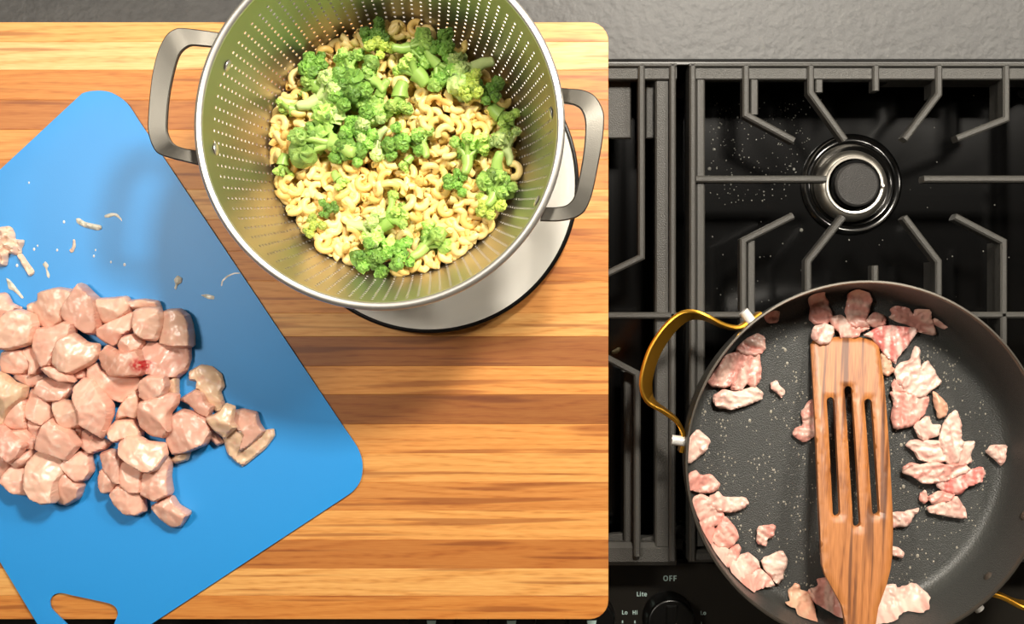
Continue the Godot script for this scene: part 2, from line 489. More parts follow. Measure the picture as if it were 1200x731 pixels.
func cooktop() -> void:
	var t := thing("gas_cooktop", Vector3(0, -0.2, 0), "black enamel gas cooktop with front control panel under the cast iron grates", "cooktop")
	var o := Vector3(0, -0.2, 0)
	var zb := px(0, 72.5, -0.05).z; var zf := px(0, 664, GRATE - 0.02).z
	var b := Buf.new()
	box(b, Vector3(-0.495, TRAY - 0.02, zb), Vector3(0.515, TRAY, zf))
	obj("tray", b.mesh(40, o), M.tray, t)
	b = Buf.new(); box(b, Vector3(-0.495, TRAY, zb), Vector3(0.515, -0.047, zb + 0.0035), 0.0008)
	obj("back_trim", b.mesh(40, o), M.panel, t)
	for x in [-0.495, 0.509]:
		b = Buf.new(); box(b, Vector3(x, TRAY, zb + 0.0035), Vector3(x + 0.006, -0.055, zf), 0.0008)
		obj("side_trim", b.mesh(40, o), M.panel, t)
	# front control panel
	b = Buf.new()
	var yp := -0.0915
	box(b, Vector3(-0.495, -0.2, zf), Vector3(0.515, yp, zf + 0.105), 0.003)
	obj("control_panel", b.mesh(30, o), M.panel, t)
	for kx in [508, 600, 692, 784]:
		var c := px(kx - 0.5, 724, -0.084); c.y = yp
		var k := Node3D.new(); k.name = "knob"; k.position = c - o; t.add_child(k, true)
		b = Buf.new()
		lathe(b, [Vector2(0, 0.0), Vector2(0.0225, 0.0), Vector2(0.0225, 0.004), Vector2(0.0218, 0.006), Vector2(0.0212, 0.0215), Vector2(0.0208, 0.0230), Vector2(0.0200, 0.0240), Vector2(0.0188, 0.0245), Vector2(0, 0.0245)], Vector3.ZERO, 48)
		obj("dial", b.mesh(35), M.knob, k)
		b = Buf.new(); box(b, Vector3(-0.0045, 0.0245, -0.016), Vector3(0.0045, 0.0275, 0.016), 0.001)
		obj("grip", b.mesh(30), M.knob, k)
		b = Buf.new()
		if kx == 784: box(b, Vector3(-0.0038, 0.0274, 0.001), Vector3(-0.0028, 0.0278, 0.006))
		else: prism(b, PackedVector2Array([Vector2(-0.0042, -0.0034), Vector2(0.0042, -0.0034), Vector2(0.0036, -0.0004), Vector2(0, 0.0012), Vector2(-0.0036, -0.0004)]), 0.0274, 0.0279, 0.0001)
		obj("pointer_mark", b.mesh(), M.print, k)
	for w in [["OFF", 785, 677.5, 7.5], ["Lite", 752, 696, 6.0], ["Lo", 732, 717.5, 5.5], ["Hi", 744, 717.5, 5.5], ["Lo", 824, 718, 5.5]]:
		var tm := TextMesh.new(); tm.text = w[0]; tm.font_size = 40
		var f := SystemFont.new(); f.font_names = PackedStringArray(["Droid Sans"]); f.font_weight = 600; tm.font = f
		tm.depth = 0.0003; tm.pixel_size = w[3] * 0.66e-3 / 29.0
		var q := obj("printed_word", tm, M.print, t)
		q.position = px(w[1], w[2], yp) + Vector3(0, 0.0002, 0) - o
		q.rotation_degrees = Vector3(-90, 0, 0)
		q.set_meta("label", "printed word " + w[0])
	for w in [[729.5, 728.5], [744, 728.5], [822, 730]]:
		b = Buf.new(); var c := px(w[0], w[1], yp)
		box(b, c + Vector3(-0.0006, 0, -0.0012), c + Vector3(0.0006, 0.0002, 0.0012))
		obj("dial_tick", b.mesh(40, o), M.print, t)

	# ---- burner at the back right
	var bc := px(997, 216, TRAY)
	var g := thing("gas_burner", bc, "round gas burner with dark cap inside a bright metal ring, behind the frying pan", "burner")
	b = Buf.new()
	lathe(b, [Vector2(0.030, 0.0), Vector2(0.0465, 0.0), Vector2(0.0465, 0.002), Vector2(0.0445, 0.0032), Vector2(0.0425, 0.002), Vector2(0.0395, 0.002), Vector2(0.038, 0.0036), Vector2(0.036, 0.003), Vector2(0.034, 0.0015), Vector2(0.030, 0.0015)], Vector3.ZERO, 72, true)
	obj("base_plate", b.mesh(50), M.tray, g)
	var rc := px(1002, 216.5, -0.096) - bc; rc.y = 0.0
	b = Buf.new()
	lathe(b, [Vector2(0.026, 0.0), Vector2(0.0325, 0.0), Vector2(0.0325, 0.010), Vector2(0.0305, 0.0145), Vector2(0.0270, 0.0165), Vector2(0.026, 0.0165)], rc, 72, true)
	obj("skirt", b.mesh(38), M.steel_in, g)
	b = Buf.new()
	lathe(b, [Vector2(0.0238, 0.012), Vector2(0.0268, 0.0160), Vector2(0.0268, 0.0172), Vector2(0.0258, 0.0185), Vector2(0.0240, 0.0182)], rc, 72, true)
	obj("flame_ring", b.mesh(38), M.brass_ring, g)
	b = Buf.new()
	lathe(b, [Vector2(0, 0.0), Vector2(0.0222, 0.0), Vector2(0.0222, 0.021), Vector2(0, 0.021)], rc, 48)
	obj("burner_head", b.mesh(38), M.tray, g)
	b = Buf.new()
	var cc := px(1006.5, 215.5, -0.084) - bc; cc.y = 0.0
	lathe(b, [Vector2(0, 0.021), Vector2(0.0190, 0.021), Vector2(0.0196, 0.0225), Vector2(0.0196, 0.0258), Vector2(0.0180, 0.0272), Vector2(0, 0.0276)], cc, 48)
	obj("burner_cap", b.mesh(38), M.cap, g)
	b = Buf.new()
	sweep(b, [rc + Vector3(0.0245, 0.012, 0.001), rc + Vector3(0.0245, 0.0225, 0.001)], round_prof(0.0013, 8), Vector3.RIGHT)
	obj("igniter_pin", b.mesh(), M.white, g)

	# ---- grates
	var r := thing("burner_grate", Vector3.ZERO, "cast iron burner grate on the right, carrying the frying pan", "grate", "cast iron grates")
	for q in [[[812, 74], [812, 657]], [[1243, 74], [1243, 657]]]:
		b = Buf.new(); bar(b, q, 0.0055, GRATE, 0.030)
		var m := obj("side_rail", b.mesh(), M.iron, r)
		b = Buf.new(); var dx := 9.0 if q[0][0] < 1000 else -9.0
		bar(b, [[q[0][0] + dx, 80], [q[1][0] + dx, 640]], 0.0078, GRATE - 0.004, 0.014)
		obj("shoulder", b.mesh(), M.iron, m)
	b = Buf.new(); bar(b, [[808, 85], [1247, 85]], 0.0120, GRATE - 0.003, 0.012, 0.001)
	obj("back_rail", b.mesh(), M.iron, r)
	b = Buf.new(); bar(b, [[1046, 85], [1247, 85]], 0.0120, GRATE - 0.0045, 0.034, 0.001)
	obj("back_skirt", b.mesh(), M.iron, r)
	b = Buf.new(); bar(b, [[808, 76], [1247, 76]], 0.0030, GRATE, 0.016, 0.001)
	obj("back_rail_ridge", b.mesh(), M.iron, r)
	b = Buf.new(); bar(b, [[808, 652], [1247, 652]], 0.011, GRATE - 0.002, 0.040, 0.003)
	obj("front_rail", b.mesh(), M.iron, r)
	b = Buf.new(); bar(b, [[808, 369], [1247, 369]], 0.0055, GRATE, 0.022)
	obj("cross_bar", b.mesh(), M.iron, r)
	for q in [[812, 90], [1243, 90], [812, 640], [1243, 640]]:
		b = Buf.new(); var fc := px(q[0], q[1], GRATE)
		lathe(b, [Vector2(0, TRAY), Vector2(0.005, TRAY), Vector2(0.0055, TRAY + 0.003), Vector2(0.0025, GRATE - 0.006), Vector2(0, GRATE - 0.006)], Vector3(fc.x, 0, fc.z), 12)
		obj("foot", b.mesh(), M.iron, r)
	finger(r, [[816, 209.5], [969, 209.5]], 0.0); finger(r, [[1243, 209.5], [1083, 209.5]], 0.0)
	for s in [[874.5, 76, 134, 931, 164.5, 9.5], [950.5, 76, 108, 991, 164, 9.5], [1101, 76, 110, 1061, 163, -9.0], [1180, 76, 139, 1122, 162, -9.0]]:
		finger(r, [[s[0], s[1]], [s[0], s[2]], [s[3], s[4]]], s[5])
	for s in [[871.5, 369, 282, 930, 252.5, 9.0], [947.5, 369, 306, 989, 254, 0.0], [1100.5, 369, 306, 1060.5, 254, -10.5], [1177, 369, 283, 1120, 253.5, -10.0]]:
		finger(r, [[s[0], s[1]], [s[0], s[2]], [s[3], s[4]]], s[5])
	for s in [[871.5, 369, 456, 930, 486, 9.0], [947.5, 369, 432, 989, 484, 0.0], [1100.5, 369, 432, 1060.5, 484, -10.0], [1177, 369, 456, 1120, 485, -10.0]]:
		finger(r, [[s[0], s[1]], [s[0], s[2]], [s[3], s[4]]], s[5])
	for s in [[874.5, 652, 598, 931, 570, 9.0], [950.5, 652, 624, 991, 572, 9.0], [1101, 652, 624, 1061, 572, -9.0], [1180, 652, 598, 1122, 571, -9.0]]:
		finger(r, [[s[0], s[1]], [s[0], s[2]], [s[3], s[4]]], s[5])
	finger(r, [[816, 528], [969, 528]], 0.0); finger(r, [[1243, 528], [1083, 528]], 0.0)
	finger(r, [[1027, 76], [1027, 106]], 0.0, "stub"); finger(r, [[1026, 369], [1026, 311]], 0.0, "stub")

	var l := thing("burner_grate", Vector3.ZERO, "cast iron grate mostly hidden under the wooden board, with two flat back panels", "grate", "cast iron grates")
	for q in [[[788.5, 74], [788.5, 657]], [[367, 74], [367, 657]]]:
		b = Buf.new(); bar(b, q, 0.0055, GRATE, 0.030)
		var m := obj("side_rail", b.mesh(), M.iron, l)
		b = Buf.new(); var dx := -12.0 if q[0][0] > 600 else 12.0
		bar(b, [[q[0][0] + dx, 80], [q[1][0] + dx, 640]], 0.0125, GRATE - 0.006, 0.014)
		obj("shoulder", b.mesh(), M.iron, m)
	b = Buf.new(); bar(b, [[363, 85], [793, 85]], 0.0120, GRATE - 0.003, 0.012, 0.001)
	obj("back_rail", b.mesh(), M.iron, l)
	b = Buf.new(); bar(b, [[363, 76], [793, 76]], 0.0030, GRATE, 0.016, 0.001)
	obj("back_rail_ridge", b.mesh(), M.iron, l)
	b = Buf.new(); bar(b, [[363, 650], [793, 650]], 0.020, GRATE - 0.006, 0.040, 0.004)
	obj("front_rail", b.mesh(), M.iron, l)
	b = Buf.new(); bar(b, [[363, 369.5], [793, 369.5]], 0.0055, GRATE, 0.022)
	obj("cross_bar", b.mesh(), M.iron, l)
	for q in [[788.5, 90], [367, 90], [788.5, 640], [367, 640]]:
		b = Buf.new(); var fc := px(q[0], q[1], GRATE)
		lathe(b, [Vector2(0, TRAY), Vector2(0.005, TRAY), Vector2(0.0055, TRAY + 0.003), Vector2(0.0025, GRATE - 0.006), Vector2(0, GRATE - 0.006)], Vector3(fc.x, 0, fc.z), 12)
		obj("foot", b.mesh(), M.iron, l)
	finger(l, [[752, 76], [752, 301], [690, 331]], 0.0); finger(l, [[747, 652], [747, 438], [690, 408]], 0.0)
	b = Buf.new(); bar(b, [[738, 640], [738, 436]], 0.010, GRATE - 0.014, 0.030)
	obj("leg", b.mesh(), M.iron, l)
	for q in [[700, 90, 739.5, 162], [757, 90, 778, 162]]:
		b = Buf.new(); prism(b, ppoly([q[0], q[1], q[2], q[1], q[2], q[3], q[0], q[3]], GRATE - 0.016), GRATE - 0.022, GRATE - 0.016, 0.001)
		obj("back_panel", b.mesh(30), M.iron, l)
	for q in [[700, 640, 735, 625], [753, 640, 772, 628]]:
		b = Buf.new(); prism(b, ppoly([q[0], q[1], q[2], q[1], q[2] - 5, q[3], q[0], q[3] + 3], GRATE - 0.02), GRATE - 0.03, GRATE - 0.02, 0.001)
		obj("foot_gusset", b.mesh(30), M.iron, l)
	# water droplets on the enamel
	var d := Buf.new()
	lathe(d, [Vector2(1, 0), Vector2(0.85, 0.35), Vector2(0.5, 0.6), Vector2(0, 0.7)], Vector3.ZERO, 10)
	var dm := d.mesh(60)
	var pl := []
	for k in 1300:
		var q := Vector2(rng.randf_range(830, 1195), rng.randf_range(110, 360))
		var dense := 1.0 if q.x < 950 and q.y > 120 and q.y < 240 else (0.12 if q.x < 960 else 0.04)
		if rng.randf() > dense or q.distance_to(Vector2(997, 216)) < 64: continue
		var s := rng.randf_range(0.0003, 0.0008) * (2.2 if rng.randf() < 0.06 else 1.0)
		pl.append(Transform3D(Basis().scaled(Vector3(s, s, s * rng.randf_range(0.8, 1.3))), px(q.x, q.y, TRAY)))
	stuff("water_droplets", dm, M.water, pl, null, "tiny water droplets scattered on the black cooktop enamel", "droplets")

# ------------------------------------------------------------------ board, mat, plate
func board() -> void:
	var t := thing("butcher_block_board", Vector3(0, GRATE, 0), "thick wooden cutting board of striped teak planks with rounded corners", "cutting board")
	var o := Vector3(0, GRATE, 0)
	var ys := [26, 49, 82, 117, 152, 187, 222, 257, 294, 329, 367, 394, 429, 462, 497, 531, 565, 598, 632.5, 666, 698, 725.5]
	var cream := Color(0.92, 0.86, 0.78); var gold := Color(0.80, 0.52, 0.27); var tan := Color(0.86, 0.66, 0.42); var orange := Color(0.70, 0.41, 0.18); var brown := Color(0.36, 0.185, 0.08); var rust := Color(0.55, 0.30, 0.13)
	var tints := [tan, cream, orange, rust, gold, orange, tan, orange, orange, gold, tan, brown, gold, brown, gold, tan.lerp(gold, 0.5), rust.lerp(gold, 0.5), tan.lerp(gold, 0.5), rust, tan, orange]
	var x0 := -110.0; var x1 := 713.0; var r := 22.0
	for k in tints.size():
		var y0: float = ys[k]; var y1: float = ys[k + 1]
		var p := []
		if k == 0:
			for a in 7: p += [x1 - r + r * sin(a * PI / 12), y0 + r - r * cos(a * PI / 12)]
			p += [x1, y1, x0, y1]
			for a in 7: p += [x0 + r - r * cos(a * PI / 12), y0 + r - r * sin(a * PI / 12)]
		elif k == tints.size() - 1:
			p += [x0, y0, x1, y0]
			for a in 7: p += [x1 - r + r * cos(a * PI / 12), y1 - r + r * sin(a * PI / 12)]
			for a in 7: p += [x0 + r - r * sin(a * PI / 12), y1 - r + r * cos(a * PI / 12)]
		else: p = [x0, y0, x1, y0, x1, y1, x0, y1]
		var b := Buf.new()
		prism(b, ppoly(p, 0.0), GRATE, 0.0, 0.0003, 1.0, Vector2.ZERO, tints[k])
		var uo := Vector2(0.82 + rng.randf() * 0.05, rng.randf())
		for q in b.v.size():
			b.uv[q] = Vector2(b.v[q].x / 0.62, b.v[q].z / 0.31 + (b.v[q].y * 3.0)) + uo
		obj("plank", b.mesh(20, o), M.wood, t)

func mat_board() -> void:
	var out := PackedVector2Array()
	var c := [[95.8, 109.5], [115, 106], [131, 108.6], [148, 120], [161.5, 139.6], [400, 496.5], [418.4, 523.6], [424, 538.6], [424.5, 553], [421.6, 564.7], [414, 575], [404.6, 582], [118, 770], [104, 776], [90, 773], [78, 765],
			[43, 730], [0, 658.5], [-165, 410], [-178, 386], [-176, 362], [-164, 346], [-120, 310]]
	c[15] = [68, 767]; c[14] = [80, 775]
	for q in c: out.append(px2(q[0], q[1], MAT_TOP))
	var hole := PackedVector2Array()
	for q in [[58.5, 704], [62.8, 697], [71.5, 694.7], [86.7, 698], [128, 707], [135.4, 711.6], [138, 719], [134, 730], [129, 744], [120, 752], [106, 752], [92, 745], [76, 729], [60, 713]]: hole.append(px2(q[0], q[1], MAT_TOP))
	var b := Buf.new()
	solid(b, smoothed(out), [smoothed(hole)], 0.010, func(p, d): return [MAT_TOP - (0.0002 if d == 0.0 else 0.0), MAT_TOP - 0.0018, Color.WHITE], 1.0)
	tag(obj("flexible_cutting_mat", b.mesh(30), M.blue), "thin blue plastic cutting mat with a handle hole, lying aslant on the wooden board", "cutting mat")

func plate() -> void:
	var c := px(502.7, 215, 0.012); c.y = 0.0003
	var t := thing("enamel_plate", c, "white enamel plate with a black rim under the colander", "plate")
	var R := 176.5 * (CAM - 0.016) / FOCAL
	var b := Buf.new()
	lathe(b, [Vector2(0, 0.0), Vector2(0.085, 0.0), Vector2(0.098, 0.004), Vector2(R - 0.003, 0.0135), Vector2(R - 0.003, 0.0150), Vector2(R - 0.012, 0.0138), Vector2(0.099, 0.0075), Vector2(0.092, 0.0035), Vector2(0.083, 0.0015), Vector2(0, 0.0015)], Vector3.ZERO, 128)
	obj("dish", b.mesh(30), M.enamel, t)
	b = Buf.new()
	lathe(b, [Vector2(R - 0.0032, 0.0128), Vector2(R - 0.001, 0.0128), Vector2(R, 0.0142), Vector2(R - 0.0006, 0.0156), Vector2(R - 0.0022, 0.0160), Vector2(R - 0.0034, 0.0154)], Vector3.ZERO, 128, true)
	obj("black_rim", b.mesh(60), M.black_rim, t)

# ------------------------------------------------------------------ colander
const COL_Y := 0.0022
func col_r(y: float) -> float:      # inner wall radius at height y above the plate well
	var ks := [[0.018, 0.078], [0.022, 0.088], [0.032, 0.0965], [0.06, 0.1055], [0.09, 0.1125], [0.12, 0.1190], [0.146, 0.1238]]
	for k in range(1, ks.size()):
		if y <= ks[k][0]: return lerpf(ks[k - 1][1], ks[k][1], clampf((y - ks[k - 1][0]) / (ks[k][0] - ks[k - 1][0]), 0, 1))
	return 0.1238

func colander() -> void:
	var rimc := px(444.7, 146.3, 0.148)
	var c := Vector3(rimc.x, COL_Y, rimc.z)
	var t := thing("colander", c, "stainless steel colander with two strap handles, full of pasta and broccoli", "colander")
	# wall with real perforations
	var b := Buf.new()
	var N := 92; var rows := 16; var th := 0.0008
	var ys := [0.018, 0.022, 0.027]
	for k in rows:
		var y := 0.034 + k * 0.0059
		ys.append(y - 0.0012); ys.append(y + 0.0012)
	ys.append(0.134); ys.append(0.146)
	var inn := []; var outr := []
	for y in ys:
		var ri := PackedInt32Array(); var ro := PackedInt32Array()
		for s in N:
			for q in [-0.12, 0.12]:
				var a: float = TAU * (s + q) / N
				var d := Vector3(cos(a), 0, sin(a)); var r := col_r(y)
				ri.append(b.add(d * r + Vector3(0, y, 0))); ro.append(b.add(d * (r + th) + Vector3(0, y, 0)))
		inn.append(ri); outr.append(ro)
	for k in ys.size() - 1:
		var hole_row: bool = k >= 3 and (k - 3) % 2 == 0 and k < 3 + rows * 2
		for s in N * 2:
			var s1 := (s + 1) % (N * 2)
			var i0: PackedInt32Array = inn[k]; var i1: PackedInt32Array = inn[k + 1]; var o0: PackedInt32Array = outr[k]; var o1: PackedInt32Array = outr[k + 1]
			if hole_row and s % 2 == 0:
				b.quad(i0[s], i0[s1], o0[s1], o0[s]); b.quad(i1[s], o1[s], o1[s1], i1[s1])
				b.quad(i0[s], o0[s], o1[s], i1[s]); b.quad(i0[s1], i1[s1], o1[s1], o0[s1])
			else:
				b.quad(i0[s], i0[s1], i1[s1], i1[s]); b.quad(o0[s], o1[s], o1[s1], o0[s1])
	obj("bowl", b.mesh(35), M.steel_in, t)
	b = Buf.new()
	lathe(b, [Vector2(0, 0.0175), Vector2(0.078, 0.0175), Vector2(0.078, 0.0185), Vector2(0, 0.0185)], Vector3.ZERO, 64)
	obj("bottom", b.mesh(35), M.steel_in, t)
	b = Buf.new()
	lathe(b, [Vector2(0.072, 0.0), Vector2(0.0735, 0.0), Vector2(0.0735, 0.0175), Vector2(0.072, 0.0175)], Vector3.ZERO, 64, true)
	obj("foot_ring", b.mesh(35), M.steel, t)
	b = Buf.new()
	var rp := []
	for q in 12: rp.append(Vector2(0.1243 + 0.0030 * cos(TAU * q / 12), 0.1448 + 0.0026 * sin(TAU * q / 12)))
	lathe(b, rp, Vector3.ZERO, 160, true)
	obj("rolled_rim", b.mesh(70), M.rim, t)
	# strap handles: outer and inner edge of each traced, bent from 4 mm bar, arched upwards in the middle
	var hy := 0.133
	for h in [[[[256, 37.6], [235, 34.8], [208, 32.5], [196, 39], [185.6, 57], [178, 87], [173.5, 129.5], [173.5, 156.6], [182.6, 178], [199, 185], [215, 189], [231, 193]],
			[[254, 55.5], [238, 54], [221.7, 53.6], [211, 62], [205, 78], [199, 105], [196, 129.5], [195.5, 153.6], [200.7, 165.7], [208, 171], [218, 174], [231, 176]]],
			[[[655, 102.5], [670, 103.6], [683, 105], [696.6, 111.5], [704.8, 123.8], [708, 134.7], [707, 159], [702, 189.4], [694, 227.7], [685.7, 246.9], [674.7, 255], [655.6, 259], [633, 259]],
			[[655, 120.5], [662, 121], [672, 122.5], [680, 127], [684, 134], [686, 143], [685.7, 160], [683, 185], [677, 216], [672, 232], [664, 240], [652, 242.5], [636, 242.5]]]]:
		b = Buf.new()
		var n: int = h[0].size(); var prev := []
		var edges := []
		for side in 2:
			var e2 := PackedVector2Array()
			for q in h[side]: e2.append(Vector2(q[0], q[1]))
			edges.append(smoothed(e2, false, 1e4))
		n = edges[0].size()
		for k in n:
			var f := float(k) / (n - 1)
			var y := hy + 0.010 * sin(PI * f)
			var a := px(edges[0][k].x, edges[0][k].y, y + COL_Y); var q := px(edges[1][k].x, edges[1][k].y, y + COL_Y)
			var e := (q - a).normalized() * 0.0008
			var ring := []
			for p in [a + e - Vector3(0, 0.004, 0), a - Vector3(0, 0.0032, 0), a - Vector3(0, 0.0008, 0), a + e, q - e, q - Vector3(0, 0.0008, 0), q - Vector3(0, 0.0032, 0), q - e - Vector3(0, 0.004, 0)]: ring.append(b.add(p - c))
			if k > 0:
				for s in 8:
					if rimc.x > a.x: b.quad(prev[s], prev[(s + 1) % 8], ring[(s + 1) % 8], ring[s])
					else: b.quad(prev[s], ring[s], ring[(s + 1) % 8], prev[(s + 1) % 8])
			prev = ring
		var hm := obj("handle", b.mesh(35), M.steel, t)
		hm.set_meta("label", "flat steel strap handle")
	for q in [[264, 76], [251, 175], [640, 133], [628, 235]]:
		var y := 0.122
		var p := px(q[0], q[1], y + COL_Y) - c
		var d := Vector3(p.x, 0, p.z).normalized()
		var w := d * (col_r(y) - 0.0003) + Vector3(0, y, 0)
		b = Buf.new()
		lathe(b, [Vector2(0, 0.0014), Vector2(0.0026, 0.0012), Vector2(0.0040, 0.0006), Vector2(0.0044, -0.0004)], Vector3.ZERO, 16)
		b.t.reverse()
		var rv := obj("rivet", b.mesh(60), M.rim, t)
		var bx := Vector3.UP.cross(-d).normalized()
		rv.transform = Transform3D(Basis(bx, -d, bx.cross(-d)), w)

# ------------------------------------------------------------------ frying pan
var pan_c := Vector3.ZERO
func pan_h(r: float) -> float:      # height of the pan's inner surface above the grate, by radius
	var ks := [[0.0, 0.004], [0.126, 0.004], [0.131, 0.0054], [0.1355, 0.0092], [0.1388, 0.0165], [0.1408, 0.0275], [0.1425, 0.042], [0.1445, 0.064]]
	for k in range(1, ks.size()):
		if r <= ks[k][0]: return lerpf(ks[k - 1][1], ks[k][1], (r - ks[k - 1][0]) / (ks[k][0] - ks[k - 1][0]))
	return 0.064

func pan() -> void:
	var rc := px(1017, 542.5, GRATE + 0.064)
	pan_c = Vector3(rc.x, GRATE, rc.z)
	var t := thing("frying_pan", pan_c, "dark nonstick frying pan with brass loop handles on the right grate", "frying pan")
	var b := Buf.new()
	lathe(b, [Vector2(0, 0.0), Vector2(0.127, 0.0), Vector2(0.134, 0.0015), Vector2(0.139, 0.007), Vector2(0.1415, 0.0155), Vector2(0.1432, 0.0275), Vector2(0.1448, 0.042), Vector2(0.1462, 0.062),
		Vector2(0.1440, 0.062), Vector2(0.1425, 0.042), Vector2(0.1408, 0.0275), Vector2(0.1398, 0.0215), Vector2(0.1388, 0.0165), Vector2(0.1374, 0.0126), Vector2(0.1355, 0.0092), Vector2(0.1334, 0.0070), Vector2(0.131, 0.0054), Vector2(0.1285, 0.0044), Vector2(0.126, 0.004), Vector2(0.08, 0.004), Vector2(0, 0.004)], Vector3.ZERO, 128)
	obj("body", b.mesh(40), M.pan, t)
	b = Buf.new()
	lathe(b, [Vector2(0.1440, 0.0615), Vector2(0.1462, 0.0615), Vector2(0.1469, 0.0630), Vector2(0.1464, 0.0644), Vector2(0.1450, 0.0646), Vector2(0.1442, 0.0632)], Vector3.ZERO, 128, true)
	obj("rim", b.mesh(60), M.pan_rim, t)
	# brass loop handles
	var hp := [[890.5, 367], [877, 376], [864.5, 384], [847, 381], [827.5, 372], [810, 369], [796, 374], [781, 389], [767, 411], [758.5, 436], [757, 455], [763, 470], [778, 481], [792, 492], [799, 504], [800, 516], [797.5, 529]]
	var path := []; var ups := []
	for k in hp.size():
		var f := float(k) / (hp.size() - 1); var lift := sin(PI * f)
		path.append(px(hp[k][0], hp[k][1], GRATE + 0.042 + 0.014 * lift * lift) - pan_c)
		var outw := Vector3(path[k].x, 0, path[k].z).normalized()
		ups.append((Vector3.UP * (1.0 - 0.25 * lift * lift) + outw * 1.1 * pow(lift, 3)).normalized())
	# smooth
	var sp := []; var su := []
	for k in path.size() - 1:
		for j in 3:
			var f := j / 3.0
			var p0: Vector3 = path[maxi(k - 1, 0)]; var p3: Vector3 = path[mini(k + 2, path.size() - 1)]
			sp.append(path[k].cubic_interpolate(path[k + 1], p0, p3, f)); su.append(ups[k].lerp(ups[k + 1], f).normalized())
	sp.append(path[-1]); su.append(ups[-1])
	for side in 2:
		var turn := Basis(Vector3.UP, PI * side)
		b = Buf.new()
		var pa := []; var ua := []
		for k in sp.size(): pa.append(turn * sp[k]); ua.append(turn * su[k])
		sweep(b, pa, rect_prof(0.0036, -0.0068, 0.0068, 0.0009), ua)
		var h := obj("handle", b.mesh(35), M.gold, t)
		h.set_meta("label", "bent brass strap loop handle")
		for q in [[875, 369.5], [793.5, 516]]:
			var at := turn * (px(q[0], q[1], GRATE + 0.048) - pan_c)
			var outw := Vector3(at.x, 0, at.z).normalized()
			b = Buf.new()
			sweep(b, [at - outw * 0.006, at + outw * 0.0035, at + outw * 0.0045], PackedVector2Array(round_prof(0.0042, 12)), Vector3.UP)
			obj("bolt", b.mesh(40), M.bolt, h)
	for q in [[1160, 677], [1203, 605], [880, 384], [806, 500]]:
		var rr := 0.1422; var y := 0.043
		var d := px(q[0], q[1], GRATE + y) - pan_c; d.y = 0; d = d.normalized()
		b = Buf.new()
		lathe(b, [Vector2(0, 0.0016), Vector2(0.0028, 0.0012), Vector2(0.0042, 0.0)], Vector3.ZERO, 16)
		b.t.reverse()
		var rv := obj("rivet", b.mesh(60), M.pan_rim, t)
		var nrm := (-d * 0.99 + Vector3.UP * 0.1).normalized()
		var bx := Vector3.UP.cross(nrm).normalized()
		rv.transform = Transform3D(Basis(bx, nrm, bx.cross(nrm)), d * rr + Vector3(0, y, 0))
	# fat bubbles on the coating
	var dr := Buf.new()
	lathe(dr, [Vector2(1, 0), Vector2(0.85, 0.35), Vector2(0.5, 0.6), Vector2(0, 0.7)], Vector3.ZERO, 8)
	var pl := []
	for k in 1700:
		var a := rng.randf() * TAU; var r := 0.128 * sqrt(rng.randf())
		var s := rng.randf_range(0.0003, 0.0008) * (1.9 if rng.randf() < 0.05 else 1.0)
		if n_a.get_noise_2d(cos(a) * r * 40, sin(a) * r * 40) < -0.15: continue
		pl.append(Transform3D(Basis().scaled(Vector3(s, s * 0.8, s * 1.3)), pan_c + Vector3(cos(a) * r, pan_h(r), sin(a) * r)))
	stuff("fat_droplets", dr.mesh(60), M.oil, pl, null, "tiny glossy droplets of bacon fat on the pan floor", "droplets")

func spat_y(z: float) -> float: return -0.0385 + maxf(0.0, z - 0.02) * 0.238

func spx(x: float, y: float) -> Vector2:
	var h := -0.03
	for k in 4: h = spat_y(px(x, y, h).z) + 0.007
	return px2(x, y, h)

func spatula() -> void:
	var out := PackedVector2Array()
	for q in [[951.6, 404], [954.5, 399.5], [961, 397], [987.6, 394.4], [1012, 395.5], [1026, 398.5], [1032, 404], [1038, 452], [1044, 548], [1047.2, 610.5], [1046.5, 650], [1044, 668], [1040, 684], [1030, 712], [1027, 731], [1024, 790], [1024, 900], [1018, 918], [1006, 922], [995, 916], [990, 900], [991, 790], [991.5, 731], [987.6, 711], [974, 686], [968, 675], [964, 662], [961, 610], [957.5, 524], [954, 452]]:
		out.append(spx(q[0], q[1]))
	var holes := []
	for s in [[974.2, 470, 980.8, 600.5], [995.2, 457, 1004.6, 613], [1018.4, 472, 1027.0, 599]]:
		var h := PackedVector2Array()
		var a := Vector2(s[0], s[1]); var c := Vector2(s[2], s[3]); var d := (c - a).normalized(); var nn := Vector2(-d.y, d.x)
		for k in 7: h.append(c + (nn * cos(PI * k / 6) + d * sin(PI * k / 6)) * 4.5)
		for k in 7: h.append(a + (-nn * cos(PI * k / 6) - d * sin(PI * k / 6)) * 4.5)
		var h2 := PackedVector2Array()
		for q in h: h2.append(spx(q.x, q.y))
		holes.append(h2)
	var b := Buf.new()
	solid(b, out, holes, 0.0035, func(p, d):
		var y := spat_y(p.y)
		var thin: float = lerpf(0.0035, 0.0075, clampf((p.y - 0.02) / 0.08, 0, 1))
		var e := clampf(d / 0.0022, 0, 1)
		return [y + thin - 0.0016 * (1.0 - sqrt(1.0 - (1.0 - e) * (1.0 - e))), y + 0.0008 * (1.0 - e), Color.WHITE])
	for k in b.v.size(): b.uv[k] = Vector2(b.v[k].z / 0.40 - b.v[k].x * 0.15, (b.v[k].x + 0.02 * b.v[k].z) / 0.10 + b.v[k].y * 4.0)
	tag(obj("slotted_spatula", b.mesh(50), M.acacia), "slotted wooden spatula with dark streaked grain lying across the frying pan", "spatula")

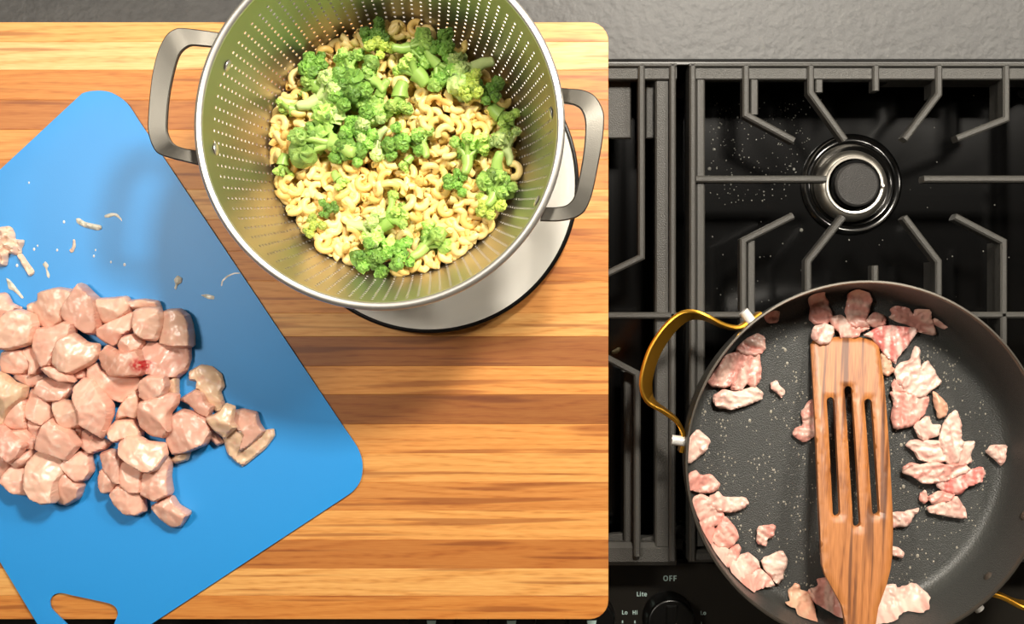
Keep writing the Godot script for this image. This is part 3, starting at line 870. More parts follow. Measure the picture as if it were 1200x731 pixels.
# ------------------------------------------------------------------ raw chicken
# each row: [what sets it apart, level in the pile, height in mm, tone, outline in the pixels of the crop given before it]
func chicken() -> void:
	var G := "raw chicken pieces on the blue mat"
	var crops := {"A": [0.0, 320.0, 5.22], "B": [100.0, 320.0, 4.571], "C": [0.0, 440.0, 4.569], "D": [100.0, 440.0, 4.064], "E": [190.0, 400.0, 4.571]}
	var L := [
		["A", "flat pink chicken piece at the upper left end of the pile, cut by the frame", 0, 15, 0, [-60, 135, 25, 125, 60, 185, 115, 212, 60, 250, 20, 300, -60, 340]],
		["A", "big pale chicken chunk at the left frame edge, highest of those cut off there", 1, 17, 1, [-60, 310, 20, 280, 60, 238, 130, 225, 205, 255, 225, 310, 205, 380, 195, 425, 140, 445, 60, 465, -60, 455]],
		["A", "large pale chicken chunk at the very top of the pile, left of the pointed one", 0, 19, 1, [160, 195, 235, 170, 240, 120, 360, 92, 450, 105, 490, 150, 400, 215, 395, 295, 330, 335, 270, 335, 220, 290, 165, 240]],
		["A", "pointed chicken piece with a tip standing up at the top edge of the pile", 0, 21, 0, [478, 95, 500, 68, 545, 110, 590, 150, 605, 230, 605, 330, 580, 368, 540, 368, 480, 325, 415, 290, 392, 255, 405, 200, 445, 150]],
		["A", "pink chicken chunk below the topmost pale one", 1, 18, 0, [205, 345, 330, 330, 400, 300, 455, 310, 445, 385, 385, 415, 355, 470, 320, 560, 270, 575, 200, 445]],
		["A", "pale ridged chicken chunk in the upper pile, left of the blood spotted one", 1, 20, 1, [345, 480, 380, 405, 450, 370, 525, 430, 592, 440, 592, 505, 560, 545, 440, 610, 385, 600, 335, 550]],
		["A", "narrow pink strip of chicken squeezed beside the ridged pale chunk", 0, 17, 0, [145, 470, 190, 442, 255, 490, 275, 560, 235, 615, 195, 625, 205, 540]],
		["A", "deeper pink chicken cube under the big pale chunk at the left", 0, 16, 0, [30, 478, 150, 470, 200, 520, 208, 572, 150, 615, 75, 615, 10, 605, 10, 530]],
		["A", "small low chicken slice beside the dark gap in the left of the pile", 0, 12, 0, [75, 640, 110, 612, 170, 622, 250, 612, 280, 640, 258, 682, 170, 695, 120, 668]],
		["C", "broad yellowish chicken piece at the left frame edge", 1, 15, 2, [-40, -25, 20, -5, 70, 38, 138, 60, 132, 112, 90, 145, 40, 185, 0, 265, -40, 275]],
		["A", "thin wedge of chicken below the ridged pale chunk", 1, 17, 0, [260, 583, 300, 568, 370, 578, 432, 620, 448, 660, 378, 660, 310, 630]],
		["C", "chicken cube with a flat pink top, under the thin wedge", 0, 18, 0, [230, 15, 388, 25, 390, 78, 345, 132, 270, 135, 195, 88]],
		["C", "pink chicken cube with a slanting cut face, right of the blue gap", 0, 18, 0, [160, 78, 200, 82, 270, 130, 278, 175, 302, 215, 240, 265, 148, 218, 145, 150]],
		["C", "longest chicken block, standing in the middle of the pile", 1, 20, 0, [393, 60, 440, 18, 485, 28, 545, 90, 594, 160, 594, 215, 542, 332, 500, 304, 438, 262, 440, 190, 396, 120]],
		["A", "small chicken bit filling the gap above the longest block", 0, 12, 0, [438, 602, 525, 572, 530, 645, 475, 645]],
		["B", "pale chicken slice at the back edge, right of the pointed piece", 0, 17, 1, [62, 140, 150, 135, 220, 128, 248, 168, 242, 197, 190, 242, 140, 268, 88, 262, 62, 228, 72, 180]],
		["B", "thin strip of chicken at the back edge, behind the glossy ridge", 0, 14, 1, [240, 150, 320, 143, 388, 153, 400, 190, 330, 190, 255, 190]],
		["B", "chicken chunk with a glossy pale ridge, left of the squarish end piece", 1, 17, 1, [268, 200, 330, 185, 395, 188, 413, 230, 403, 290, 372, 358, 320, 353, 278, 322, 265, 270]],
		["B", "long pink chicken strip below the pale slice at the back edge", 0, 17, 0, [68, 300, 140, 262, 250, 208, 280, 260, 262, 302, 215, 328, 180, 373, 150, 395, 108, 373, 66, 340]],
		["B", "squarish chicken piece with streaks and shine at the right end of the upper pile", 0, 19, 1, [402, 215, 450, 198, 510, 195, 547, 225, 562, 270, 572, 330, 572, 390, 500, 393, 396, 378, 398, 310, 410, 262]],
		["B", "small smooth chicken piece left above the blood spot", 1, 15, 0, [176, 385, 210, 342, 262, 328, 310, 370, 295, 402, 230, 428, 188, 430]],
		["B", "flat smooth greyish pink chicken slab right of the blood spot", 0, 18, 4, [305, 375, 380, 372, 553, 395, 554, 460, 533, 522, 490, 558, 410, 554, 328, 534, 316, 490, 295, 430]],
		["B", "chicken piece with the red blood spot on its right end", 1, 17, 3, [66, 440, 110, 392, 190, 428, 292, 412, 325, 500, 304, 543, 220, 552, 128, 548, 86, 502]],
		["B", "broad chicken piece below the blood spotted one", 0, 17, 0, [16, 490, 70, 482, 95, 518, 150, 548, 225, 553, 292, 558, 305, 600, 252, 655, 190, 695, 118, 668, 66, 622, 16, 562]],
		["B", "small smooth chicken piece below the greyish pink slab", 1, 17, 0, [296, 580, 340, 552, 432, 552, 444, 600, 424, 655, 330, 685, 296, 662]],
		["B", "sliver of chicken standing at the right side below the greyish pink slab", 0, 12, 2, [436, 570, 492, 555, 496, 645, 470, 660, 426, 645]],
		["D", "chicken piece with a white fat streak, left of the shiniest one", 0, 17, 1, [146, 212, 165, 158, 215, 98, 252, 68, 270, 100, 260, 190, 240, 204, 200, 190]],
		["D", "shiniest chicken piece with a bright wet highlight, mid right in the pile", 1, 18, 0, [250, 195, 265, 128, 330, 108, 400, 86, 438, 93, 434, 132, 398, 182, 404, 262, 370, 294, 308, 284, 256, 242]],
		["D", "ragged edged chicken piece where the lower cluster joins the pile", 0, 17, 1, [116, 250, 148, 212, 232, 212, 270, 260, 264, 304, 200, 294, 150, 314, 122, 294]],
		["D", "rounded chicken piece with pale wrinkles on top of the lower cluster", 1, 18, 1, [160, 322, 200, 288, 262, 298, 292, 318, 372, 328, 384, 380, 342, 444, 300, 460, 228, 424, 166, 374]],
		["C", "triangular chicken piece pointing right, between the two lower clusters", 0, 15, 0, [436, 290, 480, 308, 585, 365, 562, 388, 490, 414, 442, 372]],
		["D", "chicken piece at the left shoulder of the lower cluster", 0, 17, 0, [76, 372, 130, 352, 182, 400, 184, 512, 140, 505, 92, 442]],
		["D", "clean cut chicken cube in the centre of the lower cluster", 0, 18, 0, [176, 412, 210, 402, 278, 450, 274, 553, 230, 555, 176, 522]],
		["D", "tall chicken cube at the right of the lower cluster", 0, 18, 0, [270, 470, 300, 455, 390, 392, 404, 410, 398, 480, 408, 562, 370, 580, 340, 594, 266, 562]],
		["D", "small chicken wedge at the left foot of the lower cluster", 0, 14, 0, [72, 460, 90, 440, 164, 510, 127, 554, 90, 559, 68, 522]],
		["D", "bottom chicken cube of the lower cluster", 0, 16, 0, [126, 560, 165, 520, 272, 558, 284, 642, 252, 660, 195, 659, 148, 612]],
		["D", "single chicken cube lying loose at the bottom, below all others", 0, 14, 0, [318, 625, 380, 588, 412, 576, 442, 620, 497, 655, 452, 717, 410, 721, 358, 682]],
		["E", "big chicken chunk joining the pile to the stringy pieces at the right", 0, 20, 0, [16, 420, 110, 368, 160, 378, 252, 418, 268, 480, 238, 548, 130, 592, 60, 604, 22, 542, 36, 480]],
		["D", "small chicken scrap peeping out below the big joining chunk", 0, 9, 2, [405, 402, 440, 378, 495, 362, 485, 398, 430, 414]],
		["E", "thin hooked strip of chicken reaching up at the right of the pile", 0, 9, 2, [150, 165, 210, 130, 260, 140, 310, 180, 325, 240, 305, 270, 327, 330, 315, 372, 290, 372, 268, 348, 228, 335, 216, 262, 188, 250, 193, 205, 153, 202]],
		["E", "limp chicken strip between the hooked one and the shiniest piece", 0, 14, 0, [96, 312, 180, 262, 225, 278, 238, 330, 274, 350, 254, 404, 200, 384, 146, 334]],
		["E", "narrow twisted chicken strip left of the rightmost piece", 1, 12, 2, [240, 412, 300, 388, 340, 338, 382, 353, 374, 430, 394, 460, 350, 494, 330, 514, 278, 474]],
		["E", "short chicken tag hanging under the narrow twisted strip", 0, 9, 0, [252, 480, 290, 498, 318, 540, 295, 553, 262, 522]],
		["E", "rightmost flat chicken piece, its upper half", 0, 14, 0, [371, 378, 430, 368, 502, 383, 518, 440, 545, 482, 460, 562, 418, 584, 448, 482, 388, 462, 368, 432]],
		["E", "chicken flap with an upturned rim at the far right end of the pile", 0, 9, 2, [328, 512, 350, 488, 390, 458, 457, 478, 433, 558, 423, 596, 540, 508, 545, 483, 590, 477, 594, 505, 543, 572, 430, 663, 398, 642, 352, 597]],
		["C", "smallish chicken piece on top, between the longest block and the lower left cluster", 1, 17, 1, [276, 152, 330, 135, 412, 148, 444, 190, 442, 263, 370, 284, 328, 278, 318, 232]],
		["C", "dark narrow chicken piece tucked below the smallish one", 0, 13, 0, [366, 286, 442, 262, 449, 374, 398, 344]],
		["C", "large smooth domed chicken chunk crowning the lower left cluster", 1, 20, 0, [196, 392, 213, 330, 248, 262, 290, 232, 332, 274, 384, 300, 424, 370, 352, 455, 288, 424, 223, 409]],
		["C", "chicken piece below the broad yellowish one", 0, 17, 0, [24, 190, 100, 118, 137, 106, 154, 200, 154, 284, 58, 284, 14, 252]],
		["C", "small chicken wedge left of the domed chunk", 0, 15, 0, [146, 224, 238, 266, 208, 312, 218, 334, 182, 336, 166, 282]],
		["C", "slanting chicken slice cut by the left frame edge", 1, 15, 4, [-40, 265, 0, 266, 72, 318, 144, 370, 102, 434, 58, 464, 0, 404, -40, 404]],
		["C", "pink chicken strip behind the slanting slice", 0, 16, 0, [56, 293, 152, 286, 200, 340, 194, 394, 148, 390, 106, 352]],
		["C", "thin chicken strip above the bright white chunk", 0, 17, 0, [56, 462, 100, 428, 182, 392, 194, 422, 150, 474, 98, 494]],
		["C", "rounded chicken piece at the lower left corner of the pile, cut by the frame", 0, 15, 0, [-40, 376, 0, 388, 52, 440, 64, 482, 22, 550, -40, 556]],
		["C", "long chicken piece along the bottom edge of the lower left cluster", 0, 16, 0, [16, 563, 58, 488, 110, 478, 153, 500, 154, 572, 184, 645, 78, 624]],
		["C", "brightest white chicken chunk at the front of the lower left cluster", 1, 17, 1, [146, 470, 188, 418, 230, 402, 292, 422, 338, 475, 333, 522, 298, 572, 298, 674, 240, 684, 176, 652, 146, 592]],
		["C", "chicken cube at the right of the lower left cluster", 0, 17, 0, [336, 480, 368, 438, 440, 397, 472, 397, 494, 510, 462, 554, 420, 564, 378, 524]],
		["C", "bottom chicken cube of the lower left cluster, beside the brightest chunk", 0, 16, 0, [292, 580, 330, 517, 372, 522, 402, 558, 443, 590, 422, 654, 350, 694, 308, 684]]]
	for e in L:
		var cr: Array = crops[e[0]]
		var base: float = MAT_TOP + 0.0002 + e[2] * 0.0095
		var H: float = e[3] * 0.001
		var poly := PackedVector2Array()
		for k in range(0, e[5].size(), 2):
			poly.append(px2(cr[0] + e[5][k] / cr[2], cr[1] + e[5][k + 1] / cr[2], base + H * 0.45))
		chunk(poly, base, H, e[4], e[1], G)

func chunk(poly: PackedVector2Array, base: float, H: float, tone: int, label: String, group: String) -> void:
	var p := rounded(grown(poly, 0.0013), 1, 0.10)
	var mid := Vector2.ZERO; var size := 0.0
	for q in p: mid += q / p.size()
	for q in p: size = maxf(size, q.distance_to(mid))
	# two or three cut faces meet in ridges
	var planes := []
	for k in 3: planes.append([Vector2.from_angle(rng.randf() * TAU) * rng.randf_range(0.10, 0.70), H * rng.randf_range(0.94, 1.12)])
	var cols := [Color(0.895, 0.69, 0.61), Color(0.91, 0.735, 0.645), Color(0.89, 0.75, 0.62), Color(0.90, 0.68, 0.59), Color(0.85, 0.64, 0.57)]
	var c0: Color = cols[tone]; c0 = c0 * rng.randf_range(0.94, 1.05)
	var fat := Color(0.94, 0.81, 0.75); var deep := Color(0.86, 0.56, 0.50)
	var off := rng.randf() * 50.0; var dir := rng.randf() * TAU
	var wall := minf(0.0024, size * 0.42)
	var spot := px2(165, 428, base + H)
	var f := func(q: Vector2, d: float) -> Array:
		var e := clampf(d / wall, 0, 1)
		var h := H
		for pl in planes: h = minf(h, pl[1] - pl[0].dot(q - mid))
		h = maxf(h, H * 0.45)
		h += n_a.get_noise_2d(q.x * 90 + off, q.y * 90) * 0.0008 + n_a.get_noise_2d(q.x * 260 + off, q.y * 260) * 0.00015
		var rise := 0.45 + 0.55 * sqrt(1.0 - (1.0 - e) * (1.0 - e))
		var r := (q - mid).rotated(dir)
		var k := smoothstep(0.12, 0.55, n_b.get_noise_2d(r.x * 60 + off, r.y * 190 + off))
		var g := smoothstep(0.15, 0.6, n_b.get_noise_2d(q.x * 110 - off, q.y * 110))
		var c := c0.lerp(fat, k * 0.75).lerp(deep, g * 0.35)
		if tone == 3 or tone == 4:
			var dd := (q - spot) * Vector2(1.0, 1.6)
			c = c.lerp(Color(0.72, 0.08, 0.12), smoothstep(0.0125, 0.003, dd.length()) * clampf(0.55 + 1.4 * n_a.get_noise_2d(q.x * 420, q.y * 420), 0, 1))
		c = c.srgb_to_linear(); c.a = 1.0
		return [base + h * rise, base, c]
	var b := Buf.new()
	solid(b, p, [], 0.0015, f, 1.0, 0.0012)
	tag(obj("chicken_piece", b.mesh(40), M.chicken), label, "chicken", group)

func scraps() -> void:
	# torn shreds and slivers of chicken left on the mat above the pile
	var G := "chicken scraps on the blue mat"
	var fat := 2
	for e in [["torn ragged chicken scrap at the left frame edge, apart from the pile", 7.0, 1, [-30, 160, 60, 148, 85, 165, 104, 205, 105, 245, 172, 248, 165, 285, 150, 312, 152, 345, 110, 360, 60, 345, 45, 440, -30, 440]],
			["pale stringy tendon trailing from the torn scrap", 3.5, 1, [110, 350, 150, 342, 190, 400, 242, 472, 236, 495, 208, 512, 176, 470]],
			["thin translucent sliver between the torn scrap and the pile", 1.8, 2, [36, 520, 60, 530, 95, 570, 165, 662, 150, 670, 90, 612, 55, 600]],
			["thickest pale sliver of chicken fat, rod shaped, on the upper mat", 3.0, 2, [535, 96, 560, 92, 600, 120, 720, 145, 722, 172, 690, 182, 600, 160, 545, 130]],
			["small white crescent shred below the rod shaped sliver", 2.0, 1, [515, 245, 530, 245, 537, 290, 520, 335, 500, 342, 488, 322, 510, 300]],
			["curved translucent shred right of the rod shaped sliver", 1.5, 2, [740, 72, 790, 55, 830, 60, 862, 95, 866, 118, 845, 95, 810, 75, 770, 90, 742, 88]],
			["small pale crumb of two lumps below the tendon", 1.8, 2, [296, 425, 318, 400, 342, 430, 330, 455, 350, 500, 345, 525, 328, 510, 320, 455]]]:
		var poly := PackedVector2Array()
		for k in range(0, e[3].size(), 2): poly.append(px2(e[3][k] / 6.09, 240 + e[3][k + 1] / 6.09, MAT_TOP + 0.002))
		scrap(poly, e[1] * 0.001, e[2], e[0], G)
	for e in [["drop shaped shred of chicken near the right edge of the mat", 2.6, 2, [12, 600, 30, 578, 52, 592, 50, 615, 30, 625, 22, 650, 15, 640, 20, 622]],
			["pointed pale shred nearest the colander on the mat", 1.8, 2, [138, 672, 170, 668, 206, 678, 204, 694, 175, 692]],
			["hair thin curved fibre on the mat's right edge beside the colander", 0.7, 2, [236, 630, 240, 604, 265, 580, 300, 566, 326, 566, 326, 571, 300, 572, 268, 587, 246, 608, 242, 630]]]:
		var poly := PackedVector2Array()
		for k in range(0, e[3].size(), 2): poly.append(px2(200 + e[3][k] / 4.064, 180 + e[3][k + 1] / 4.064, MAT_TOP + 0.002))
		scrap(poly, e[1] * 0.001, e[2], e[0], G)
	var b := Buf.new()
	lathe(b, [Vector2(1, 0), Vector2(0.85, 0.35), Vector2(0.5, 0.6), Vector2(0, 0.7)], Vector3.ZERO, 8)
	var pl := []
	for q in [[40, 292, 1.0], [44, 288, 0.7], [67, 293, 0.9], [75, 260, 1.0], [146, 310, 1.1], [110, 300, 0.9], [112, 293, 0.7], [34, 214, 0.7], [130, 307, 0.8], [20, 311, 1.1]]:
		pl.append(Transform3D(Basis(Vector3.UP, q[0]).scaled(Vector3(q[2], q[2], q[2] * 1.4) * 0.001), px(q[0], q[1], MAT_TOP)))
	stuff("chicken_crumbs", b.mesh(60), M.white, pl, null, "tiny pale specks of chicken on the upper blue mat", "crumbs")

func scrap(poly: PackedVector2Array, H: float, tone: int, label: String, group: String) -> void:
	var p := rounded(poly)
	var c0: Color = [Color(0.86, 0.56, 0.45), Color(0.93, 0.79, 0.70), Color(0.82, 0.80, 0.74)][tone]
	var off := rng.randf() * 40
	var f := func(q: Vector2, d: float) -> Array:
		var e := clampf(d / maxf(0.0012, H * 0.6), 0, 1)
		var h := H * (0.75 + 0.7 * n_a.get_noise_2d(q.x * 160 + off, q.y * 160))
		var c := c0.lerp(Color(0.95, 0.86, 0.78), smoothstep(0.0, 0.5, n_b.get_noise_2d(q.x * 200 + off, q.y * 200)) * 0.6).srgb_to_linear()
		return [MAT_TOP + h * (0.3 + 0.7 * sqrt(1.0 - (1.0 - e) * (1.0 - e))), MAT_TOP, c]
	var b := Buf.new()
	solid(b, p, [], 0.0014, f, 1.0, 0.0001)
	tag(obj("chicken_scrap", b.mesh(62), M.chicken), label, "chicken scrap", group)

func stray() -> void:
	# a bit of food that fell beside the board, on the enamel between two grate bars
	var b := Buf.new()
	var c := px(721.5, 411, TRAY)
	tube(b, [Vector3(-0.0040, 0.0016, 0.0020), Vector3(-0.0030, 0.0022, 0.0016), Vector3(0, 0.0026, 0.0004), Vector3(0.0030, 0.0024, -0.0016), Vector3(0.0042, 0.0016, -0.0026)], [0.0006, 0.0018, 0.0023, 0.0020, 0.0006], 10, Color(0.62, 0.55, 0.33))
	var o := obj("food_scrap", b.mesh(60), M.stalk)
	o.position = c
	tag(o, "small pale scrap of food fallen on the cooktop beside the board's right edge", "food scrap")

# ------------------------------------------------------------------ bacon
func bacon() -> void:
	var crops := {"A": [820.0, 330.0, 4.3], "B": [790.0, 490.0, 3.479], "C": [930.0, 325.0, 6.356], "D": [1020.0, 390.0, 3.178], "E": [900.0, 640.0, 5.714], "F": [930.0, 380.0, 2.0827]}
	# [crop, label, lift in mm, tone: 0 pink, 1 pale fat, 2 browned, outline]
	var L := [
		["A", "dusky bacon piece in the shade under the pan rim beside the brass handle", 1, 0, [180, 345, 230, 290, 290, 260, 328, 280, 328, 340, 300, 368, 240, 372, 200, 365]],
		["A", "large pink bacon piece against the pan wall, below the dusky one", 1, 0, [130, 370, 200, 352, 245, 373, 222, 430, 178, 512, 130, 532, 60, 527, 40, 505, 65, 470, 92, 430]],
		["A", "smooth pink bacon piece folded against its neighbour, upper left of the pan", 2, 0, [236, 375, 298, 362, 308, 430, 303, 502, 268, 535, 236, 508, 208, 545, 156, 543, 168, 500, 212, 430]],
		["A", "pale rolled bacon piece at the bottom of the upper left clump", 3, 1, [72, 572, 120, 543, 180, 558, 230, 543, 280, 527, 318, 560, 312, 592, 230, 623, 165, 643, 88, 633, 67, 602]],
		["A", "tiny light bacon bit alone on the pan floor right of the upper left clump", 0, 1, [358, 512, 385, 498, 397, 525, 428, 550, 412, 583, 388, 557, 358, 537]],
		["A", "small dusky bacon bit on the pan wall just right of the handle's upper end", 0, 0, [328, 165, 370, 148, 402, 150, 392, 202, 345, 208]],
		["B", "pale pink bacon triangle against the left pan wall, beside the lower handle bolt", 1, 1, [48, 172, 58, 90, 95, 43, 148, 90, 127, 132, 95, 162, 65, 183]],
		["B", "pink bacon lump at the top of the left hand row along the wall", 2, 0, [58, 230, 90, 213, 105, 233, 150, 228, 188, 270, 167, 298, 110, 303, 63, 292, 58, 260]],
		["B", "bacon strip pointing right from the row along the left wall", 2, 1, [143, 320, 180, 298, 200, 323, 290, 323, 303, 345, 270, 373, 220, 383, 148, 372]],
		["B", "pale pink bacon piece at the wall below the topmost lump of the row", 1, 0, [73, 330, 110, 308, 152, 328, 163, 368, 203, 388, 193, 432, 150, 443, 108, 422, 88, 380]],
		["B", "rounded glossy bacon piece with an upright tip in the left row", 3, 0, [202, 400, 215, 405, 252, 450, 263, 490, 226, 528, 178, 523, 157, 492, 172, 450]],
		["B", "reddish bacon scrap squeezed between the wall and the rounded piece", 1, 0, [98, 430, 162, 438, 173, 500, 150, 513, 108, 472]],
		["B", "light bacon piece along the wall near the end of the left row", 2, 1, [148, 525, 200, 518, 228, 540, 217, 613, 178, 592, 153, 555]],
		["B", "small curled bacon piece standing over the whitest fat", 4, 0, [222, 540, 260, 513, 272, 530, 252, 592, 217, 613]],
		["B", "whitest bacon fat piece at the lower left of the pan", 4, 1, [217, 635, 258, 568, 300, 546, 342, 580, 348, 612, 300, 643, 270, 668]],
		["B", "rosy bacon piece joined below the whitest fat", 3, 0, [266, 665, 345, 608, 393, 650, 408, 682, 330, 708, 283, 688]],
		["B", "pale bacon piece right of the whitest fat, at the end of the left row", 1, 1, [353, 575, 440, 537, 463, 580, 443, 632, 443, 652, 420, 675, 393, 643, 366, 612]],
		["B", "small pink bacon bit alone above the end of the left row", 0, 0, [338, 440, 412, 433, 402, 482, 376, 492, 376, 518, 337, 508]],
		["C", "bacon piece standing at the back wall, left of the spatula tip", 3, 0, [113, 150, 138, 98, 237, 103, 247, 165, 282, 250, 287, 312, 240, 352, 160, 352, 118, 312, 128, 220]],
		["C", "bacon piece with a rounded top leaning at the back wall above the spatula's middle", 4, 0, [402, 190, 412, 118, 480, 63, 562, 118, 588, 165, 562, 242, 532, 332, 562, 367, 440, 378, 398, 322, 388, 250]],
		["C", "knobbly light bacon piece on the top left corner of the spatula", 9, 1, [138, 440, 153, 368, 240, 343, 302, 370, 302, 422, 262, 492, 210, 503, 148, 462]],
		["C", "pink bacon piece lying along the front edge of the spatula", 3, 0, [288, 370, 268, 300, 350, 278, 402, 320, 437, 372, 562, 378, 492, 412, 480, 442, 350, 453, 338, 402]],
		["C", "large fatty bacon slice with a red stripe right of the spatula tip", 5, 5, [528, 430, 640, 368, 730, 358, 800, 368, 912, 378, 918, 411, 802, 562, 772, 602, 762, 643, 698, 592, 618, 492, 588, 452]],
		["C", "small bacon scrap in the shade behind the fatty slice", 2, 0, [528, 330, 600, 258, 683, 288, 683, 352, 600, 373]],
		["C", "ragged bacon piece at the back wall, right of the spatula", 2, 0, [722, 240, 760, 213, 852, 228, 890, 288, 910, 238, 1022, 243, 1053, 380, 1052, 433, 920, 403, 858, 352, 780, 333, 712, 296, 738, 275]],
		["C", "thin fat sliver right of the ragged piece at the back wall", 1, 1, [1043, 308, 1068, 318, 1142, 370, 1120, 383, 1048, 343]],
		["C", "yellowish bacon bit at the spatula's right edge below the fatty slice", 1, 2, [648, 560, 720, 598, 722, 660, 762, 690, 692, 735, 648, 702]],
		["D", "white fat piece with two upright points right of the spatula", 3, 1, [88, 140, 108, 113, 148, 103, 168, 50, 182, 58, 184, 150, 196, 112, 215, 103, 242, 150, 265, 185, 222, 212, 200, 242, 140, 232, 98, 182]],
		["D", "small pink bacon piece behind the white two pointed one", 1, 0, [78, 190, 95, 167, 132, 203, 133, 222, 83, 223]],
		["D", "rosy frilled bacon piece nearest the spatula's right edge", 2, 0, [73, 220, 130, 223, 180, 233, 217, 240, 207, 290, 165, 343, 88, 360, 78, 310, 90, 260]],
		["D", "pale bacon piece under the rosy frilled one", 3, 1, [158, 345, 215, 308, 227, 343, 262, 343, 252, 382, 200, 400, 178, 387]],
		["D", "slim tan bacon strip standing right of the rosy frilled piece", 1, 2, [233, 218, 245, 225, 287, 268, 277, 312, 253, 318, 238, 270]],
		["D", "upright yellowish bacon strip rising from the right hand heap", 4, 1, [298, 300, 320, 288, 342, 340, 332, 390, 347, 410, 327, 482, 288, 492, 253, 400, 278, 330]],
		["D", "wide pale bacon piece across the top of the right hand heap", 2, 1, [133, 420, 150, 398, 270, 403, 302, 430, 272, 483, 180, 473, 163, 440]],
		["D", "bacon piece with a spread corner at the right of the heap", 2, 1, [318, 410, 390, 403, 372, 450, 378, 482, 340, 492, 318, 472]],
		["D", "long browned bacon fold across the middle of the right hand heap", 5, 0, [122, 500, 150, 483, 190, 493, 240, 478, 280, 493, 350, 483, 373, 510, 300, 548, 200, 563, 158, 533, 123, 522]],
		["D", "tan bacon slab at the lower right of the heap", 3, 5, [248, 540, 340, 518, 415, 498, 426, 525, 412, 553, 360, 573, 330, 603, 280, 593, 248, 572]],
		["D", "tiny curl of bacon left below the right hand heap", 1, 0, [183, 600, 200, 583, 217, 620, 200, 635, 183, 622]],
		["D", "rosy bacon roll above the white triangular piece", 3, 0, [212, 610, 260, 588, 312, 598, 302, 622, 230, 638]],
		["D", "white triangular bacon piece at the bottom of the right hand heap", 2, 1, [210, 650, 250, 638, 300, 613, 320, 608, 353, 660, 353, 692, 290, 683, 218, 667]],
		["D", "single white bacon bit alone at the far right of the pan floor", 1, 1, [428, 440, 450, 418, 507, 418, 502, 462, 486, 493, 463, 472]],
		["D", "pale bacon strip poking out right of the spatula's lower slots", 1, 1, [60, 670, 120, 668, 178, 653, 152, 692, 142, 718, 60, 725]],
		["E", "shaggy tan bacon piece at the bottom left of the spatula handle", 1, 2, [118, 375, 150, 368, 138, 300, 180, 247, 207, 258, 212, 293, 272, 308, 312, 410, 332, 512, 290, 513, 198, 453, 183, 402, 148, 398]],
		["E", "dull pink bacon piece partly under the left of the spatula handle", 1, 0, [263, 290, 340, 263, 328, 220, 390, 208, 460, 240, 520, 380, 530, 480, 460, 463, 398, 423, 308, 373]],
		["E", "large pale bacon piece right of the spatula handle", 2, 1, [690, 515, 700, 400, 760, 270, 850, 253, 867, 288, 980, 243, 1083, 330, 1063, 402, 1032, 443, 930, 443, 830, 493]],
		["E", "little bacon tip peeping out right of the spatula above its neck", 1, 1, [820, 5, 870, 8, 908, 45, 892, 73, 830, 55]],
		["F", "pink bacon scrap partly under the left edge of the spatula", 1, 0, [-2, 270, 3, 253, 25, 248, 18, 215, 40, 183, 66, 188, 66, 262, 25, 288]]]
	for e in L:
		var cr: Array = crops[e[0]]
		var lift: float = 0.0008 + e[2] * 0.0010
		var poly := PackedVector2Array()
		for k in range(0, e[4].size(), 2):
			var x: float = cr[0] + e[4][k] / cr[2]; var y: float = cr[1] + e[4][k + 1] / cr[2]
			var h := GRATE + 0.006
			for it in 5:
				var q := px2(x, y, h)
				h = lerpf(h, GRATE + pan_h(minf(0.1405, q.distance_to(Vector2(pan_c.x, pan_c.z)))) + lift + 0.002, 0.8)
			var w := px2(x, y, h); var pc := Vector2(pan_c.x, pan_c.z)
			if w.distance_to(pc) > 0.1400: w = pc + (w - pc).normalized() * 0.1400
			poly.append(w)
		rasher(poly, lift, e[3], e[1])

func rasher(poly: PackedVector2Array, lift: float, tone: int, label: String) -> void:
	var p := rounded(grown(poly, 0.0005))
	var off := rng.randf() * 60; var dir := rng.randf() * PI
	var pc := Vector2(pan_c.x, pan_c.z)
	var lean: Color = [Color(0.87, 0.61, 0.56), Color(0.87, 0.67, 0.62), Color(0.84, 0.62, 0.52), Color.WHITE, Color.WHITE, Color(0.83, 0.48, 0.45)][tone]
	var fat: Color = [Color(0.91, 0.76, 0.70), Color(0.93, 0.80, 0.74), Color(0.90, 0.74, 0.62), Color.WHITE, Color.WHITE, Color(0.94, 0.80, 0.75)][tone]
	lean = lean * rng.randf_range(0.94, 1.05)
	var share: float = [0.05, -0.18, 0.0, 0.0, 0.0, 0.02][tone]
	var f := func(q: Vector2, d: float) -> Array:
		var r := (q - pc).rotated(dir)
		var wave := 0.5 + 0.5 * n_a.get_noise_2d(r.x * 45 + off, r.y * 120)
		var wave2 := n_a.get_noise_2d(q.x * 220 + off, q.y * 220)
		var e := clampf(d / 0.0012, 0, 1)
		var th := 0.0016 * sqrt(1.0 - (1.0 - e) * (1.0 - e)) + 0.0008
		var y := GRATE + pan_h(q.distance_to(pc)) + lift * 0.7 + wave * 0.0050 + wave2 * 0.0013 + 0.0005
		var k := smoothstep(share - 0.3, share + 0.35, n_b.get_noise_2d(r.x * 24 + off, r.y * 105 + off) + 0.2 * wave2)
		var c := lean.lerp(fat, k).srgb_to_linear(); c.a = 1.0
		return [y + th, y - 0.0006, c]
	var b := Buf.new()
	solid(b, p, [], 0.0016, f, 1.0, 0.0)
	tag(obj("bacon_piece", b.mesh(75), M.bacon), label, "bacon", "bacon pieces in the frying pan")

# ------------------------------------------------------------------ broccoli and macaroni
const HEAP := 0.043
func heap(x: float, z: float) -> float:
	return HEAP + n_a.get_noise_2d(x * 14 + 3, z * 14) * 0.006

